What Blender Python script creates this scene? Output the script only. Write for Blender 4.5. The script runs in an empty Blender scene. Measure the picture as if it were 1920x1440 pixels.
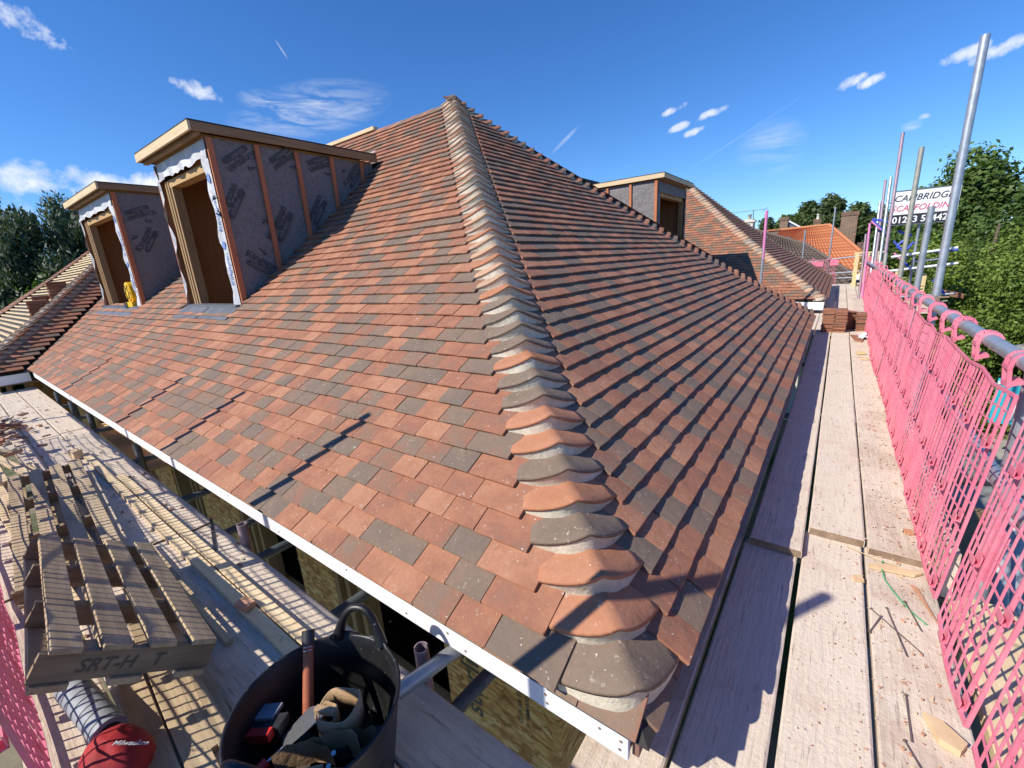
import bpy, math, random
import numpy as np
from mathutils import Vector, Matrix
random.seed(7); rng = np.random.default_rng(7)
scene = bpy.context.scene
COL = scene.collection
R = math.radians
PI = math.pi

# ------------------------------------------------------------------ camera
CAMP = (0.24395606, -0.77763533, 1.15352101)
CR = ((0.8047651909, 0.5904234644, -0.0612627135),
      (0.1108204533, -0.2508346944, -0.9616656296),
      (-0.5831567667, 0.7671258624, -0.2672940267))
FPX = 805.7467
cd = bpy.data.cameras.new("camera"); cam = bpy.data.objects.new("camera", cd); COL.objects.link(cam)
cd.sensor_width = 36; cd.lens = FPX / 1920 * 36; cd.clip_start = 0.02; cd.clip_end = 2000
M = Matrix(((CR[0][0], -CR[1][0], -CR[2][0], CAMP[0]), (CR[0][1], -CR[1][1], -CR[2][1], CAMP[1]),
            (CR[0][2], -CR[1][2], -CR[2][2], CAMP[2]), (0, 0, 0, 1)))
cam.matrix_world = M
scene.camera = cam

# ------------------------------------------------------------------ light
SUN_EL, SUN_AZ = 40.0, 59.5          # the light travels towards azimuth 61 deg from +X
world = bpy.data.worlds.new("World"); scene.world = world; world.use_nodes = True
sd = bpy.data.lights.new("sun", 'SUN'); sun = bpy.data.objects.new("sun", sd); COL.objects.link(sun)
sd.energy = 5.0; sd.angle = R(0.53); sd.color = (1.0, 0.935, 0.83)
Ld = Vector((math.cos(R(SUN_AZ)) * math.cos(R(SUN_EL)), math.sin(R(SUN_AZ)) * math.cos(R(SUN_EL)), -math.sin(R(SUN_EL))))
sun.rotation_euler = Ld.to_track_quat('-Z', 'Y').to_euler(); sun.location = (-10, -20, 20)
scene.view_settings.view_transform = 'Standard'
scene.view_settings.look = 'None'
scene.view_settings.exposure = 0.22
scene.view_settings.gamma = 1.0
scene.view_settings.use_curve_mapping = False
scene.cycles.max_bounces = 6; scene.cycles.diffuse_bounces = 3; scene.cycles.glossy_bounces = 2
scene.cycles.transparent_max_bounces = 6
scene.cycles.use_denoising = True

def build_world():
    nt = world.node_tree; N = nt.nodes; L = nt.links; N.clear()
    out = N.new('ShaderNodeOutputWorld'); bg = N.new('ShaderNodeBackground')
    sky = N.new('ShaderNodeTexSky'); sky.sky_type = 'NISHITA'; sky.sun_disc = False
    sky.sun_elevation = R(SUN_EL); sky.sun_rotation = R(90 - SUN_AZ + 180)
    sky.air_density = 1.0; sky.dust_density = 0.0; sky.ozone_density = 3.0; sky.altitude = 50
    bg.inputs['Strength'].default_value = 0.097
    hs = N.new('ShaderNodeHueSaturation'); hs.inputs['Saturation'].default_value = 1.08
    gr = N.new('ShaderNodeMix'); gr.data_type = 'RGBA'; gr.blend_type = 'MULTIPLY'; gr.inputs[0].default_value = 1.0; gr.inputs[7].default_value = (.76, 1.03, 1.46, 1)
    L.new(sky.outputs[0], gr.inputs[6]); L.new(gr.outputs[2], hs.inputs['Color'])
    geo = N.new('ShaderNodeTexCoord')
    def math_(op, a, b=None):
        n = N.new('ShaderNodeMath'); n.operation = op
        for i, v in enumerate((a, b)):
            if v is None: continue
            if isinstance(v, (int, float)): n.inputs[i].default_value = v
            else: L.new(v, n.inputs[i])
        return n.outputs[0]
    def dot(v):
        n = N.new('ShaderNodeVectorMath'); n.operation = 'DOT_PRODUCT'
        L.new(geo.outputs['Generated'], n.inputs[0]); n.inputs[1].default_value = tuple(v); return n.outputs['Value']
    def noise(scale, det=8, rough=.6, stretch=None, dist=0.0):
        n = N.new('ShaderNodeTexNoise'); n.inputs['Scale'].default_value = scale
        n.inputs['Detail'].default_value = det; n.inputs['Roughness'].default_value = rough; n.inputs['Distortion'].default_value = dist
        if stretch:
            m = N.new('ShaderNodeMapping'); m.inputs['Scale'].default_value = stretch
            L.new(geo.outputs['Generated'], m.inputs['Vector']); L.new(m.outputs[0], n.inputs['Vector'])
        else: L.new(geo.outputs['Generated'], n.inputs['Vector'])
        return n.outputs['Fac']
    n1 = noise(22, 9, .62); n2 = noise(9, 8, .66, (1, 1, 5), .6); n3 = noise(60, 6, .6)
    total = None
    # direction, half width, half height (radians), roll (deg), kind, strength
    clouds = [((-.925, .160, .362), .055, .022, -20, 'p', .8), ((-.8815, .3578, .3081), .036, .014, -14, 'p', .7),
              ((-.8068, .512, .2948), .15, .045, 12, 'c', .42), ((-.835, .46, .30), .06, .02, -5, 'c', .5),
              ((-.976, .1441, .166), .085, .030, 0, 'q', .95), ((-.9504, .250, .158), .13, .028, 2, 'q', .95),
              ((-.9839, .1164, .115), .20, .030, 0, 'p', .55),
              ((-.2804, .9239, .2602), .030, .0075, 18, 'p', .75), ((-.2192, .9446, .2444), .032, .0075, 14, 'p', .75),
              ((-.277, .9329, .23), .023, .0075, 14, 'p', .7), ((-.2456, .944, .2201), .026, .0065, 14, 'p', .7),
              ((-.0351, .9692, .2437), .034, .010, 14, 'p', .8), ((.012, .9703, .2415), .026, .009, 14, 'p', .85),
              ((.1048, .9634, .2466), .034, .010, 10, 'p', .75), ((.155, .957, .2429), .04, .011, 12, 'p', .75),
              ((.0773, .9809, .1787), .012, .006, 0, 'p', .6), ((.0665, .9831, .1705), .014, .008, 0, 'c', .5),
              ((-.4722, .8496, .2349), .040, .0042, 38, 't', .42), ((-.8001, .4694, .3735), .016, .0018, -60, 't', .6),
              ((-.17, .96, .20), .11, .0022, 27, 't', .15), ((-.12, .96, .17), .06, .05, 0, 'c', .22)]
    for d, w, h, roll, kind, st in clouds:
        d = Vector(d).normalized(); rt = d.cross(Vector((0, 0, 1))).normalized(); up = rt.cross(d)
        a = R(roll); ax = rt * math.cos(a) + up * math.sin(a); ay = up * math.cos(a) - rt * math.sin(a)
        u = math_('DIVIDE', dot(ax), w); v = math_('DIVIDE', dot(ay), h)
        r2 = math_('ADD', math_('MULTIPLY', u, u), math_('MULTIPLY', v, v))
        front = math_('GREATER_THAN', dot(d), .5)
        if kind == 't':
            m = math_('SUBTRACT', 1.0, r2); m = math_('MULTIPLY', m, math_('ADD', math_('MULTIPLY', n3, 1.4), -.1))
            m = math_('MULTIPLY', m, st)
        elif kind == 'c':
            m = math_('SUBTRACT', 1.0, r2); k = math_('SUBTRACT', n2, .42); m = math_('MULTIPLY', math_('MAXIMUM', m, 0), math_('MAXIMUM', math_('MULTIPLY', k, 5.5), 0)); m = math_('MULTIPLY', m, st)
        else:
            nn = math_('MULTIPLY', math_('SUBTRACT', n1, .5), 5.0 if kind == 'p' else 3.2)
            m = math_('ADD', math_('SUBTRACT', .75, r2), nn); m = math_('MULTIPLY', math_('MINIMUM', math_('MAXIMUM', math_('MULTIPLY', m, 1.1), 0), 1.0), st)
            m = math_('MULTIPLY', m, math_('MINIMUM', math_('MAXIMUM', math_('MULTIPLY', math_('SUBTRACT', 2.6, r2), 1.0), 0), 1.0))
        m = math_('MULTIPLY', math_('MAXIMUM', m, 0), front)
        total = m if total is None else math_('MAXIMUM', total, m)
    total = math_('MINIMUM', total, 1.0)
    mix = N.new('ShaderNodeMix'); mix.data_type = 'RGBA'
    cr = N.new('ShaderNodeMix'); cr.data_type = 'RGBA'
    cr.inputs[6].default_value = (7.2, 7.8, 8.8, 1); cr.inputs[7].default_value = (10.2, 10.3, 10.4, 1); L.new(n1, cr.inputs[0])
    L.new(total, mix.inputs[0]); L.new(hs.outputs[0], mix.inputs[6]); L.new(cr.outputs[2], mix.inputs[7])
    L.new(mix.outputs[2], bg.inputs['Color']); L.new(bg.outputs[0], out.inputs[0])
build_world()

# ------------------------------------------------------------------ material helpers
MATS = {}
def srgb(h):
    h = h.lstrip('#'); c = [int(h[i:i + 2], 16) / 255 for i in (0, 2, 4)]
    return tuple(((x + .055) / 1.055) ** 2.4 if x > .04045 else x / 12.92 for x in c)

class NT:
    def __init__(s, name, rough=.7, metal=0.0, spec=.5):
        s.m = bpy.data.materials.new(name); s.m.use_nodes = True; s.t = s.m.node_tree; s.N = s.t.nodes; s.L = s.t.links
        s.b = s.N['Principled BSDF']; s.b.inputs['Roughness'].default_value = rough; s.b.inputs['Metallic'].default_value = metal
        s.b.inputs['Specular IOR Level'].default_value = spec
        s.tc = s.N.new('ShaderNodeTexCoord'); MATS[name] = s.m
    def coord(s, scale=(1, 1, 1), obj=True, rnd=True):
        """object coordinates, shifted per object so that copies do not repeat"""
        mp = s.N.new('ShaderNodeMapping'); mp.inputs['Scale'].default_value = scale
        s.L.new(s.tc.outputs['Object'], mp.inputs['Vector'])
        if rnd:
            oi = s.N.new('ShaderNodeObjectInfo'); vm = s.N.new('ShaderNodeVectorMath'); vm.operation = 'MULTIPLY'
            cx = s.N.new('ShaderNodeCombineXYZ')
            for i in range(3): s.L.new(oi.outputs['Random'], cx.inputs[i])
            s.L.new(cx.outputs[0], vm.inputs[0]); vm.inputs[1].default_value = (37, 53, 71); s.L.new(vm.outputs[0], mp.inputs['Location'])
        return mp.outputs[0]
    def noise(s, vec, scale, det=4, rough=.55, dist=0.0):
        n = s.N.new('ShaderNodeTexNoise'); n.inputs['Scale'].default_value = scale; n.inputs['Detail'].default_value = det
        n.inputs['Roughness'].default_value = rough; n.inputs['Distortion'].default_value = dist; s.L.new(vec, n.inputs['Vector']); return n.outputs['Fac']
    def ramp(s, fac, stops):
        n = s.N.new('ShaderNodeValToRGB'); e = n.color_ramp.elements
        while len(e) < len(stops): e.new(.5)
        for i, (p, c) in enumerate(stops):
            e[i].position = p; e[i].color = (*c, 1) if len(c) == 3 else c
        s.L.new(fac, n.inputs['Fac']); return n.outputs['Color']
    def mix(s, fac, a, b, mode='MIX'):
        n = s.N.new('ShaderNodeMix'); n.data_type = 'RGBA'; n.blend_type = mode
        for i, v in ((0, fac), (6, a), (7, b)):
            if isinstance(v, (int, float)): n.inputs[i].default_value = v
            elif isinstance(v, tuple): n.inputs[i].default_value = (*v, 1)
            else: s.L.new(v, n.inputs[i])
        return n.outputs[2]
    def math(s, op, a, b=0.0, clamp=False):
        n = s.N.new('ShaderNodeMath'); n.operation = op; n.use_clamp = clamp
        for i, v in enumerate((a, b)):
            if isinstance(v, (int, float)): n.inputs[i].default_value = v
            else: s.L.new(v, n.inputs[i])
        return n.outputs[0]
    def tone(s):
        a = s.N.new('ShaderNodeAttribute'); a.attribute_name = 'tone'; a.attribute_type = 'GEOMETRY'
        b = s.N.new('ShaderNodeAttribute'); b.attribute_name = 'tone'; b.attribute_type = 'OBJECT'
        return s.math('ADD', a.outputs['Fac'], b.outputs['Fac'])
    def color(s, c):
        if isinstance(c, tuple): s.b.inputs['Base Color'].default_value = (*c, 1)
        else: s.L.new(c, s.b.inputs['Base Color'])
    def bump(s, h, strength=.4, dist=.01):
        n = s.N.new('ShaderNodeBump'); n.inputs['Strength'].default_value = strength; n.inputs['Distance'].default_value = dist
        s.L.new(h, n.inputs['Height']); s.L.new(n.outputs[0], s.b.inputs['Normal'])

def simple(name, c1, c2=None, scale=8, rough=.6, metal=0, bump=0.0, stretch=(1, 1, 1), det=4, spec=.5, speck=None):
    n = NT(name, rough, metal, spec); v = n.coord(stretch)
    f = n.noise(v, scale, det)
    c = n.ramp(f, [(.32, c1), (.68, c2 or c1)])
    if speck:
        f2 = n.noise(v, speck[1], 3, .6); k = n.ramp(f2, [(speck[2], (0, 0, 0)), (speck[2] + .06, (1, 1, 1))]); c = n.mix(k, c, speck[0])
    n.color(c)
    if bump: n.bump(n.noise(v, scale * 3, 5), bump, .006)
    return n.m

# clay tiles: the tone picks the firing colour of each tile
def tile_mat(name, ramp, dust=.18, moss=0.0):
    n = NT(name, .82, 0, .25); v = n.coord(); g = n.tc.outputs['Object']
    t = n.tone()
    blot = n.noise(v, 7, 6, .7); fine = n.noise(v, 55, 4, .7); big = n.noise(v, 2.2, 3)
    tt = n.math('ADD', t, n.math('MULTIPLY', n.math('SUBTRACT', blot, .5), 1.25))
    c = n.ramp(tt, ramp)
    c = n.mix(n.math('MULTIPLY', fine, .8), c, n.mix(1.0, c, (.55, .52, .50), 'MULTIPLY'))
    c = n.mix(n.math('MULTIPLY', big, .35), c, n.mix(1.0, c, (1.25, 1.2, 1.15), 'MULTIPLY'))
    d1 = n.ramp(n.noise(v, 30, 6, .75), [(.60, (0, 0, 0)), (.70, (1, 1, 1))])
    d2 = n.ramp(n.noise(v, 4.3, 4, .6), [(.40, (0, 0, 0)), (.72, (1, 1, 1))])
    c = n.mix(n.math('MULTIPLY', n.math('MULTIPLY', d1, d2), dust * 3), c, (.62, .53, .45))
    sp = n.ramp(n.noise(v, 95, 2, .5), [(.715, (0, 0, 0)), (.745, (1, 1, 1))])
    c = n.mix(n.math('MULTIPLY', sp, .8), c, (.75, .70, .62))
    c = n.mix(.10, c, (.56, .42, .33)); n.color(c)
    hb = n.math('ADD', n.math('MULTIPLY', fine, .5), n.math('MULTIPLY', n.noise(v, 14, 4, .6), 1.2))
    n.bump(hb, .55, .006)
    return n.m
TR = [(0.0, (.47, .215, .12)), (.22, (.40, .162, .085)), (.42, (.325, .125, .07)), (.56, (.265, .132, .082)), (.70, (.22, .150, .105)), (1.0, (.165, .126, .096))]
tile_mat('clay_tile', TR, .30)
tile_mat('clay_dusty', [(0.0, (.50, .215, .115)), (.4, (.45, .175, .075)), (.55, (.225, .165, .12)), (1.0, (.165, .125, .09))], .6)
tile_mat('clay_pale', [(0.0, (.60, .36, .22)), (.4, (.52, .33, .21)), (.55, (.36, .30, .23)), (1.0, (.30, .265, .21))], .5)
tile_mat('clay_dark', [(0.0, (.25, .13, .09)), (1.0, (.13, .085, .07))], .06)
tile_mat('pantile', [(0.0, (.62, .22, .085)), (1.0, (.50, .16, .06))], .03)
tile_mat('old_tile', [(0.0, (.12, .095, .08)), (1.0, (.075, .062, .055))], .03)
simple('mortar', (.56, .49, .37), (.70, .63, .50), 30, .9, bump=.5)
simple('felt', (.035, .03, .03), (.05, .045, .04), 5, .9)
simple('lead', (.13, .135, .15), (.20, .205, .22), 7, .45, .3, bump=.2)
simple('fascia_white', (.80, .80, .82), (.86, .86, .87), 4, .45)
simple('screw', (.38, .27, .18), (.5, .38, .28), 20, .4, .6)
def wood(name, c1, c2, axis=0, scale=6, dark=None, rough=.75, knots=True, stain=.0):
    n = NT(name, rough, 0, .3); st = [18, 18, 18]; st[axis] = 1.1
    v = n.coord(tuple(st)); v2 = n.coord((3, 3, 3))
    f = n.noise(v, scale * .35, 6, .62, .5)
    c = n.ramp(f, [(.28, c1), (.5, tuple((a + b) / 2 for a, b in zip(c1, c2))), (.72, c2)])
    if knots:
        kn = n.noise(v2, 3.2, 2, .4); k = n.ramp(kn, [(.70, (0, 0, 0)), (.76, (1, 1, 1))])
        c = n.mix(n.math('MULTIPLY', k, .5), c, tuple(x * .35 for x in c1))
    if stain:
        s_ = n.ramp(n.noise(v2, .9, 4, .6), [(.45, (0, 0, 0)), (.7, (1, 1, 1))]); c = n.mix(n.math('MULTIPLY', s_, stain), c, tuple(x * .45 for x in c1))
    n.color(c); n.bump(f, .25, .003); return n.m
wood('batten_orange_x', (.42, .135, .06), (.56, .21, .10), 2)
wood('batten_pale_x', (.60, .44, .25), (.76, .61, .39), 0)
wood('batten_pale_y', (.60, .44, .25), (.76, .61, .39), 1)
wood('batten_pale_z', (.50, .38, .20), (.66, .54, .32), 2)
wood('timber_brown_y', (.26, .155, .075), (.40, .25, .13), 1, stain=.4)
wood('timber_brown_x', (.26, .155, .075), (.40, .25, .13), 0, stain=.4)
wood('timber_stud', (.27, .17, .08), (.41, .27, .135), 2)
wood('timber_joist', (.44, .27, .11), (.58, .38, .18), 0)
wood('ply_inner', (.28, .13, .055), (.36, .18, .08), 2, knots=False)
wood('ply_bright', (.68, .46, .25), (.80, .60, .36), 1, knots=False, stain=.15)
wood('pallet_wood_x', (.36, .26, .155), (.58, .45, .28), 0, stain=.5)
wood('pallet_wood_y', (.20, .145, .095), (.34, .26, .17), 1, stain=.5)
wood('pallet_new', (.62, .47, .22), (.74, .60, .34), 2)

def board_mat(name, dusty, axis):
    n = NT(name, .88, 0, .2); st = [11, 11, 11]; st[axis] = .8
    v = n.coord(tuple(st)); w = n.coord((1, 1, 1))
    grain = n.noise(v, 5, 6, .65, .4); t = n.tone()
    base = n.ramp(grain, [(.30, (.38, .28, .20)), (.55, (.54, .43, .33)), (.75, (.66, .55, .44))])
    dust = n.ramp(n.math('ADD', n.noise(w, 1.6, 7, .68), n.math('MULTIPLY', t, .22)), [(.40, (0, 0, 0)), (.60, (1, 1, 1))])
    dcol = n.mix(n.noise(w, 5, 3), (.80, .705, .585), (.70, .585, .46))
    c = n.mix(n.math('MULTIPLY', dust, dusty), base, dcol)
    red = n.ramp(n.noise(w, 2.4, 6, .7), [(.56, (0, 0, 0)), (.75, (1, 1, 1))])
    c = n.mix(n.math('MULTIPLY', red, .55), c, (.50, .31, .245))
    blk = n.ramp(n.noise(v, 9, 4, .6), [(.60, (0, 0, 0)), (.70, (1, 1, 1))]); c = n.mix(n.math('MULTIPLY', blk, .55), c, (.17, .13, .10))
    sp = n.ramp(n.noise(w, 85, 2, .5), [(.70, (0, 0, 0)), (.74, (1, 1, 1))]); c = n.mix(n.math('MULTIPLY', sp, .7), c, (.84, .80, .74))
    sp2 = n.ramp(n.noise(w, 60, 3, .6), [(.27, (1, 1, 1)), (.31, (0, 0, 0))]); c = n.mix(n.math('MULTIPLY', sp2, .5), c, (.36, .20, .14))
    n.color(c)
    n.bump(n.math('ADD', grain, n.math('MULTIPLY', n.noise(w, 45, 5, .7), .9)), .8, .006); return n.m
board_mat('board_y', .84, 1); board_mat('board_x', .55, 0)

def osb_mat():
    n = NT('osb', .7, 0, .3); v = n.coord((1, 1, 1))
    vo = n.N.new('ShaderNodeTexVoronoi'); vo.inputs['Scale'].default_value = 19; vo.inputs['Randomness'].default_value = 1
    mp = n.N.new('ShaderNodeMapping'); mp.inputs['Rotation'].default_value = (0, R(38), 0); mp.inputs['Scale'].default_value = (1, 1, 2.6)
    n.L.new(v, mp.inputs['Vector'])
    ds = n.N.new('ShaderNodeTexNoise'); ds.inputs['Scale'].default_value = 12; n.L.new(v, ds.inputs['Vector'])
    mx = n.N.new('ShaderNodeMix'); mx.data_type = 'VECTOR'; mx.inputs[0].default_value = .12; n.L.new(mp.outputs[0], mx.inputs[4]); n.L.new(ds.outputs['Color'], mx.inputs[5])
    n.L.new(mx.outputs[1], vo.inputs['Vector'])
    sp = n.N.new('ShaderNodeSeparateColor'); n.L.new(vo.outputs['Color'], sp.inputs[0])
    c = n.ramp(sp.outputs[0], [(0, (.46, .20, .065)), (.35, (.74, .39, .13)), (.7, (.86, .52, .20)), (1, (.92, .66, .30))])
    e = n.ramp(vo.outputs['Distance'], [(.0, (1, 1, 1)), (.75, (.62, .6, .55))]); c = n.mix(1.0, c, e, 'MULTIPLY')
    dk = n.ramp(n.noise(v, 60, 3, .6), [(.30, (0, 0, 0)), (.36, (1, 1, 1))]); c = n.mix(n.math('MULTIPLY', n.math('SUBTRACT', 1, dk), .7), c, (.14, .07, .03))
    n.color(c); n.bump(sp.outputs[1], .3, .002)
osb_mat()

def membrane_mat():
    n = NT('membrane', .8, 0, .2); v = n.coord((1, 1, 1))
    f = n.noise(v, 34, 5, .7); g = n.noise(v, 2.5, 4, .6)
    c = n.ramp(f, [(.3, (.17, .158, .158)), (.7, (.29, .275, .272))]); c = n.mix(n.math('MULTIPLY', g, .35), c, (.17, .15, .145)); n.color(c)
    n.bump(n.math('ADD', n.math('MULTIPLY', f, .15), n.noise(v, 6, 5, .6, 1.5)), .9, .03)
membrane_mat()
simple('membrane_white', (.44, .44, .45), (.66, .66, .67), 5, .6, bump=.6)
simple('print_dark', (.05, .05, .058), (.095, .092, .10), 30, .8)
simple('print_blue', (.12, .22, .50), (.20, .30, .58), 40, .8)
simple('print_dim', (.085, .075, .06), (.13, .11, .08), 60, .8)

def steel_mat(name, c1, c2, rough=.42, metal=.55):
    n = NT(name, rough, metal, .5); v = n.coord((1, 1, 1)); f = n.noise(v, 14, 6, .7)
    c = n.ramp(f, [(.35, c1), (.65, c2)]); r = n.ramp(n.noise(v, 6, 5, .7), [(.68, (0, 0, 0)), (.76, (1, 1, 1))])
    c = n.mix(n.math('MULTIPLY', r, .45), c, (.62, .55, .48)); n.color(c); n.bump(f, .12, .003)
steel_mat('galvanised', (.34, .37, .40), (.50, .53, .56))
steel_mat('galvanised_dull', (.30, .30, .26), (.40, .40, .34), .6, .35)
steel_mat('galvanised_dark', (.10, .125, .14), (.18, .21, .23), .5, .5)
steel_mat('paint_purple', (.27, .20, .25), (.36, .28, .32), .55, .2)
steel_mat('paint_magenta', (.66, .20, .42), (.75, .30, .50), .5, .1)
steel_mat('paint_blue', (.05, .09, .50), (.08, .14, .60), .45, .1)
steel_mat('rusty', (.24, .16, .11), (.38, .29, .20), .7, .3)

def pink():
    n = NT('pink_plastic', .42, 0, .4); v = n.coord((1, 1, 1))
    c = n.ramp(n.noise(v, 6, 4), [(.3, (.86, .215, .32)), (.7, (.93, .33, .42))])
    d = n.ramp(n.noise(v, 30, 4, .7), [(.62, (0, 0, 0)), (.72, (1, 1, 1))]); c = n.mix(n.math('MULTIPLY', d, .25), c, (.80, .55, .55)); n.color(c)
    tr = n.N.new('ShaderNodeBsdfTranslucent'); n.L.new(c, tr.inputs['Color']); ms = n.N.new('ShaderNodeMixShader'); ms.inputs[0].default_value = .22
    o = n.N['Material Output']; n.L.new(n.b.outputs[0], ms.inputs[1]); n.L.new(tr.outputs[0], ms.inputs[2]); n.L.new(ms.outputs[0], o.inputs[0])
pink()
simple('black_rubber', (.006, .006, .007), (.018, .018, .019), 14, .42, bump=.15, speck=((.16, .15, .14), 45, .66))
simple('leather', (.32, .20, .10), (.50, .34, .19), 12, .8, bump=.6)
simple('leather_dark', (.055, .04, .03), (.10, .075, .055), 12, .8, bump=.5)
simple('rust_handle', (.30, .075, .03), (.42, .13, .06), 25, .6)
simple('tool_red', (.50, .02, .015), (.62, .04, .03), 8, .4)
simple('tool_black', (.015, .015, .017), (.035, .035, .04), 20, .5)
simple('red_cap', (.24, .010, .014), (.40, .016, .020), 9, .75, bump=.3)
simple('blade', (.55, .56, .58), (.72, .72, .72), 6, .22, .85)
simple('roll_grey', (.22, .24, .27), (.33, .35, .38), 10, .5, bump=.2)
simple('yellow', (.80, .46, .01), (.85, .54, .03), 8, .4)
simple('white_plastic', (.75, .76, .78), (.84, .84, .86), 6, .4)
simple('navy', (.02, .035, .14), (.04, .06, .22), 6, .5)
simple('chip_wood', (.62, .43, .24), (.72, .54, .33), 12, .8)
simple('chip_clay', (.48, .22, .12), (.58, .32, .2), 12, .9)
simple('nail_steel', (.28, .24, .19), (.42, .36, .28), 30, .4, .8)
simple('twine', (.05, .30, .13), (.10, .42, .2), 30, .7)
simple('teal', (.02, .40, .48), (.03, .46, .54), 5, .5)
simple('sign_white', (.80, .80, .82), (.84, .84, .85), 3, .4)
simple('sign_black', (.02, .02, .022), (.03, .03, .03), 3, .4)
simple('sign_red', (.62, .05, .12), (.68, .08, .16), 3, .5)
simple('render_cream', (.62, .57, .47), (.70, .65, .55), 4, .85, bump=.3)
simple('concrete', (.30, .28, .25), (.42, .40, .36), 3, .9, bump=.4)
simple('pipe_grey', (.28, .29, .31), (.36, .37, .39), 8, .45)
simple('glass_dark', (.04, .06, .09), (.07, .10, .14), 3, .08, .0, spec=.9)
simple('bark', (.10, .075, .05), (.17, .13, .09), 14, .9, bump=.8)
simple('ground_soil', (.10, .085, .055), (.22, .19, .12), .7, .95, bump=.5, det=8)
n_ = NT('lawn', .95, 0, .2); v_ = n_.coord((1, 1, 1), rnd=False)
n_.color(n_.mix(n_.ramp(n_.noise(v_, .35, 6, .6), [(.46, (0, 0, 0)), (.58, (1, 1, 1))]), n_.ramp(n_.noise(v_, 3, 6, .7), [(.3, (.035, .06, .018)), (.7, (.07, .105, .03))]), n_.ramp(n_.noise(v_, 4, 6, .7), [(.3, (.16, .135, .09)), (.7, (.30, .26, .18))])))
def leaf_mat(name, c1, c2):
    n = NT(name, .55, 0, .35); t = n.tone(); c = n.ramp(t, [(0, c1), (1, c2)]); n.color(c)
    tr = n.N.new('ShaderNodeBsdfTranslucent'); n.L.new(n.mix(1.0, c, (1.3, 1.5, .7), 'MULTIPLY'), tr.inputs['Color']); ms = n.N.new('ShaderNodeMixShader'); ms.inputs[0].default_value = .25
    o = n.N['Material Output']; n.L.new(n.b.outputs[0], ms.inputs[1]); n.L.new(tr.outputs[0], ms.inputs[2]); n.L.new(ms.outputs[0], o.inputs[0])
leaf_mat('leaf_green', (.045, .085, .018), (.145, .215, .045))
leaf_mat('leaf_bright', (.085, .145, .022), (.24, .32, .06))
leaf_mat('leaf_dark', (.035, .062, .018), (.12, .165, .045))
leaf_mat('leaf_willow', (.035, .058, .03), (.10, .135, .06))
n_ = NT('brickwork', .9, 0, .2); v_ = n_.coord((1, 1, 1), rnd=False)
n_.color(n_.mix(n_.noise(v_, 3, 5), n_.ramp(n_.tone(), [(0, (.33, .18, .10)), (.5, (.24, .13, .08)), (1, (.17, .10, .07))]), (.20, .15, .11))); n_.bump(n_.noise(v_, 30, 4), .5, .006)
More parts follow.
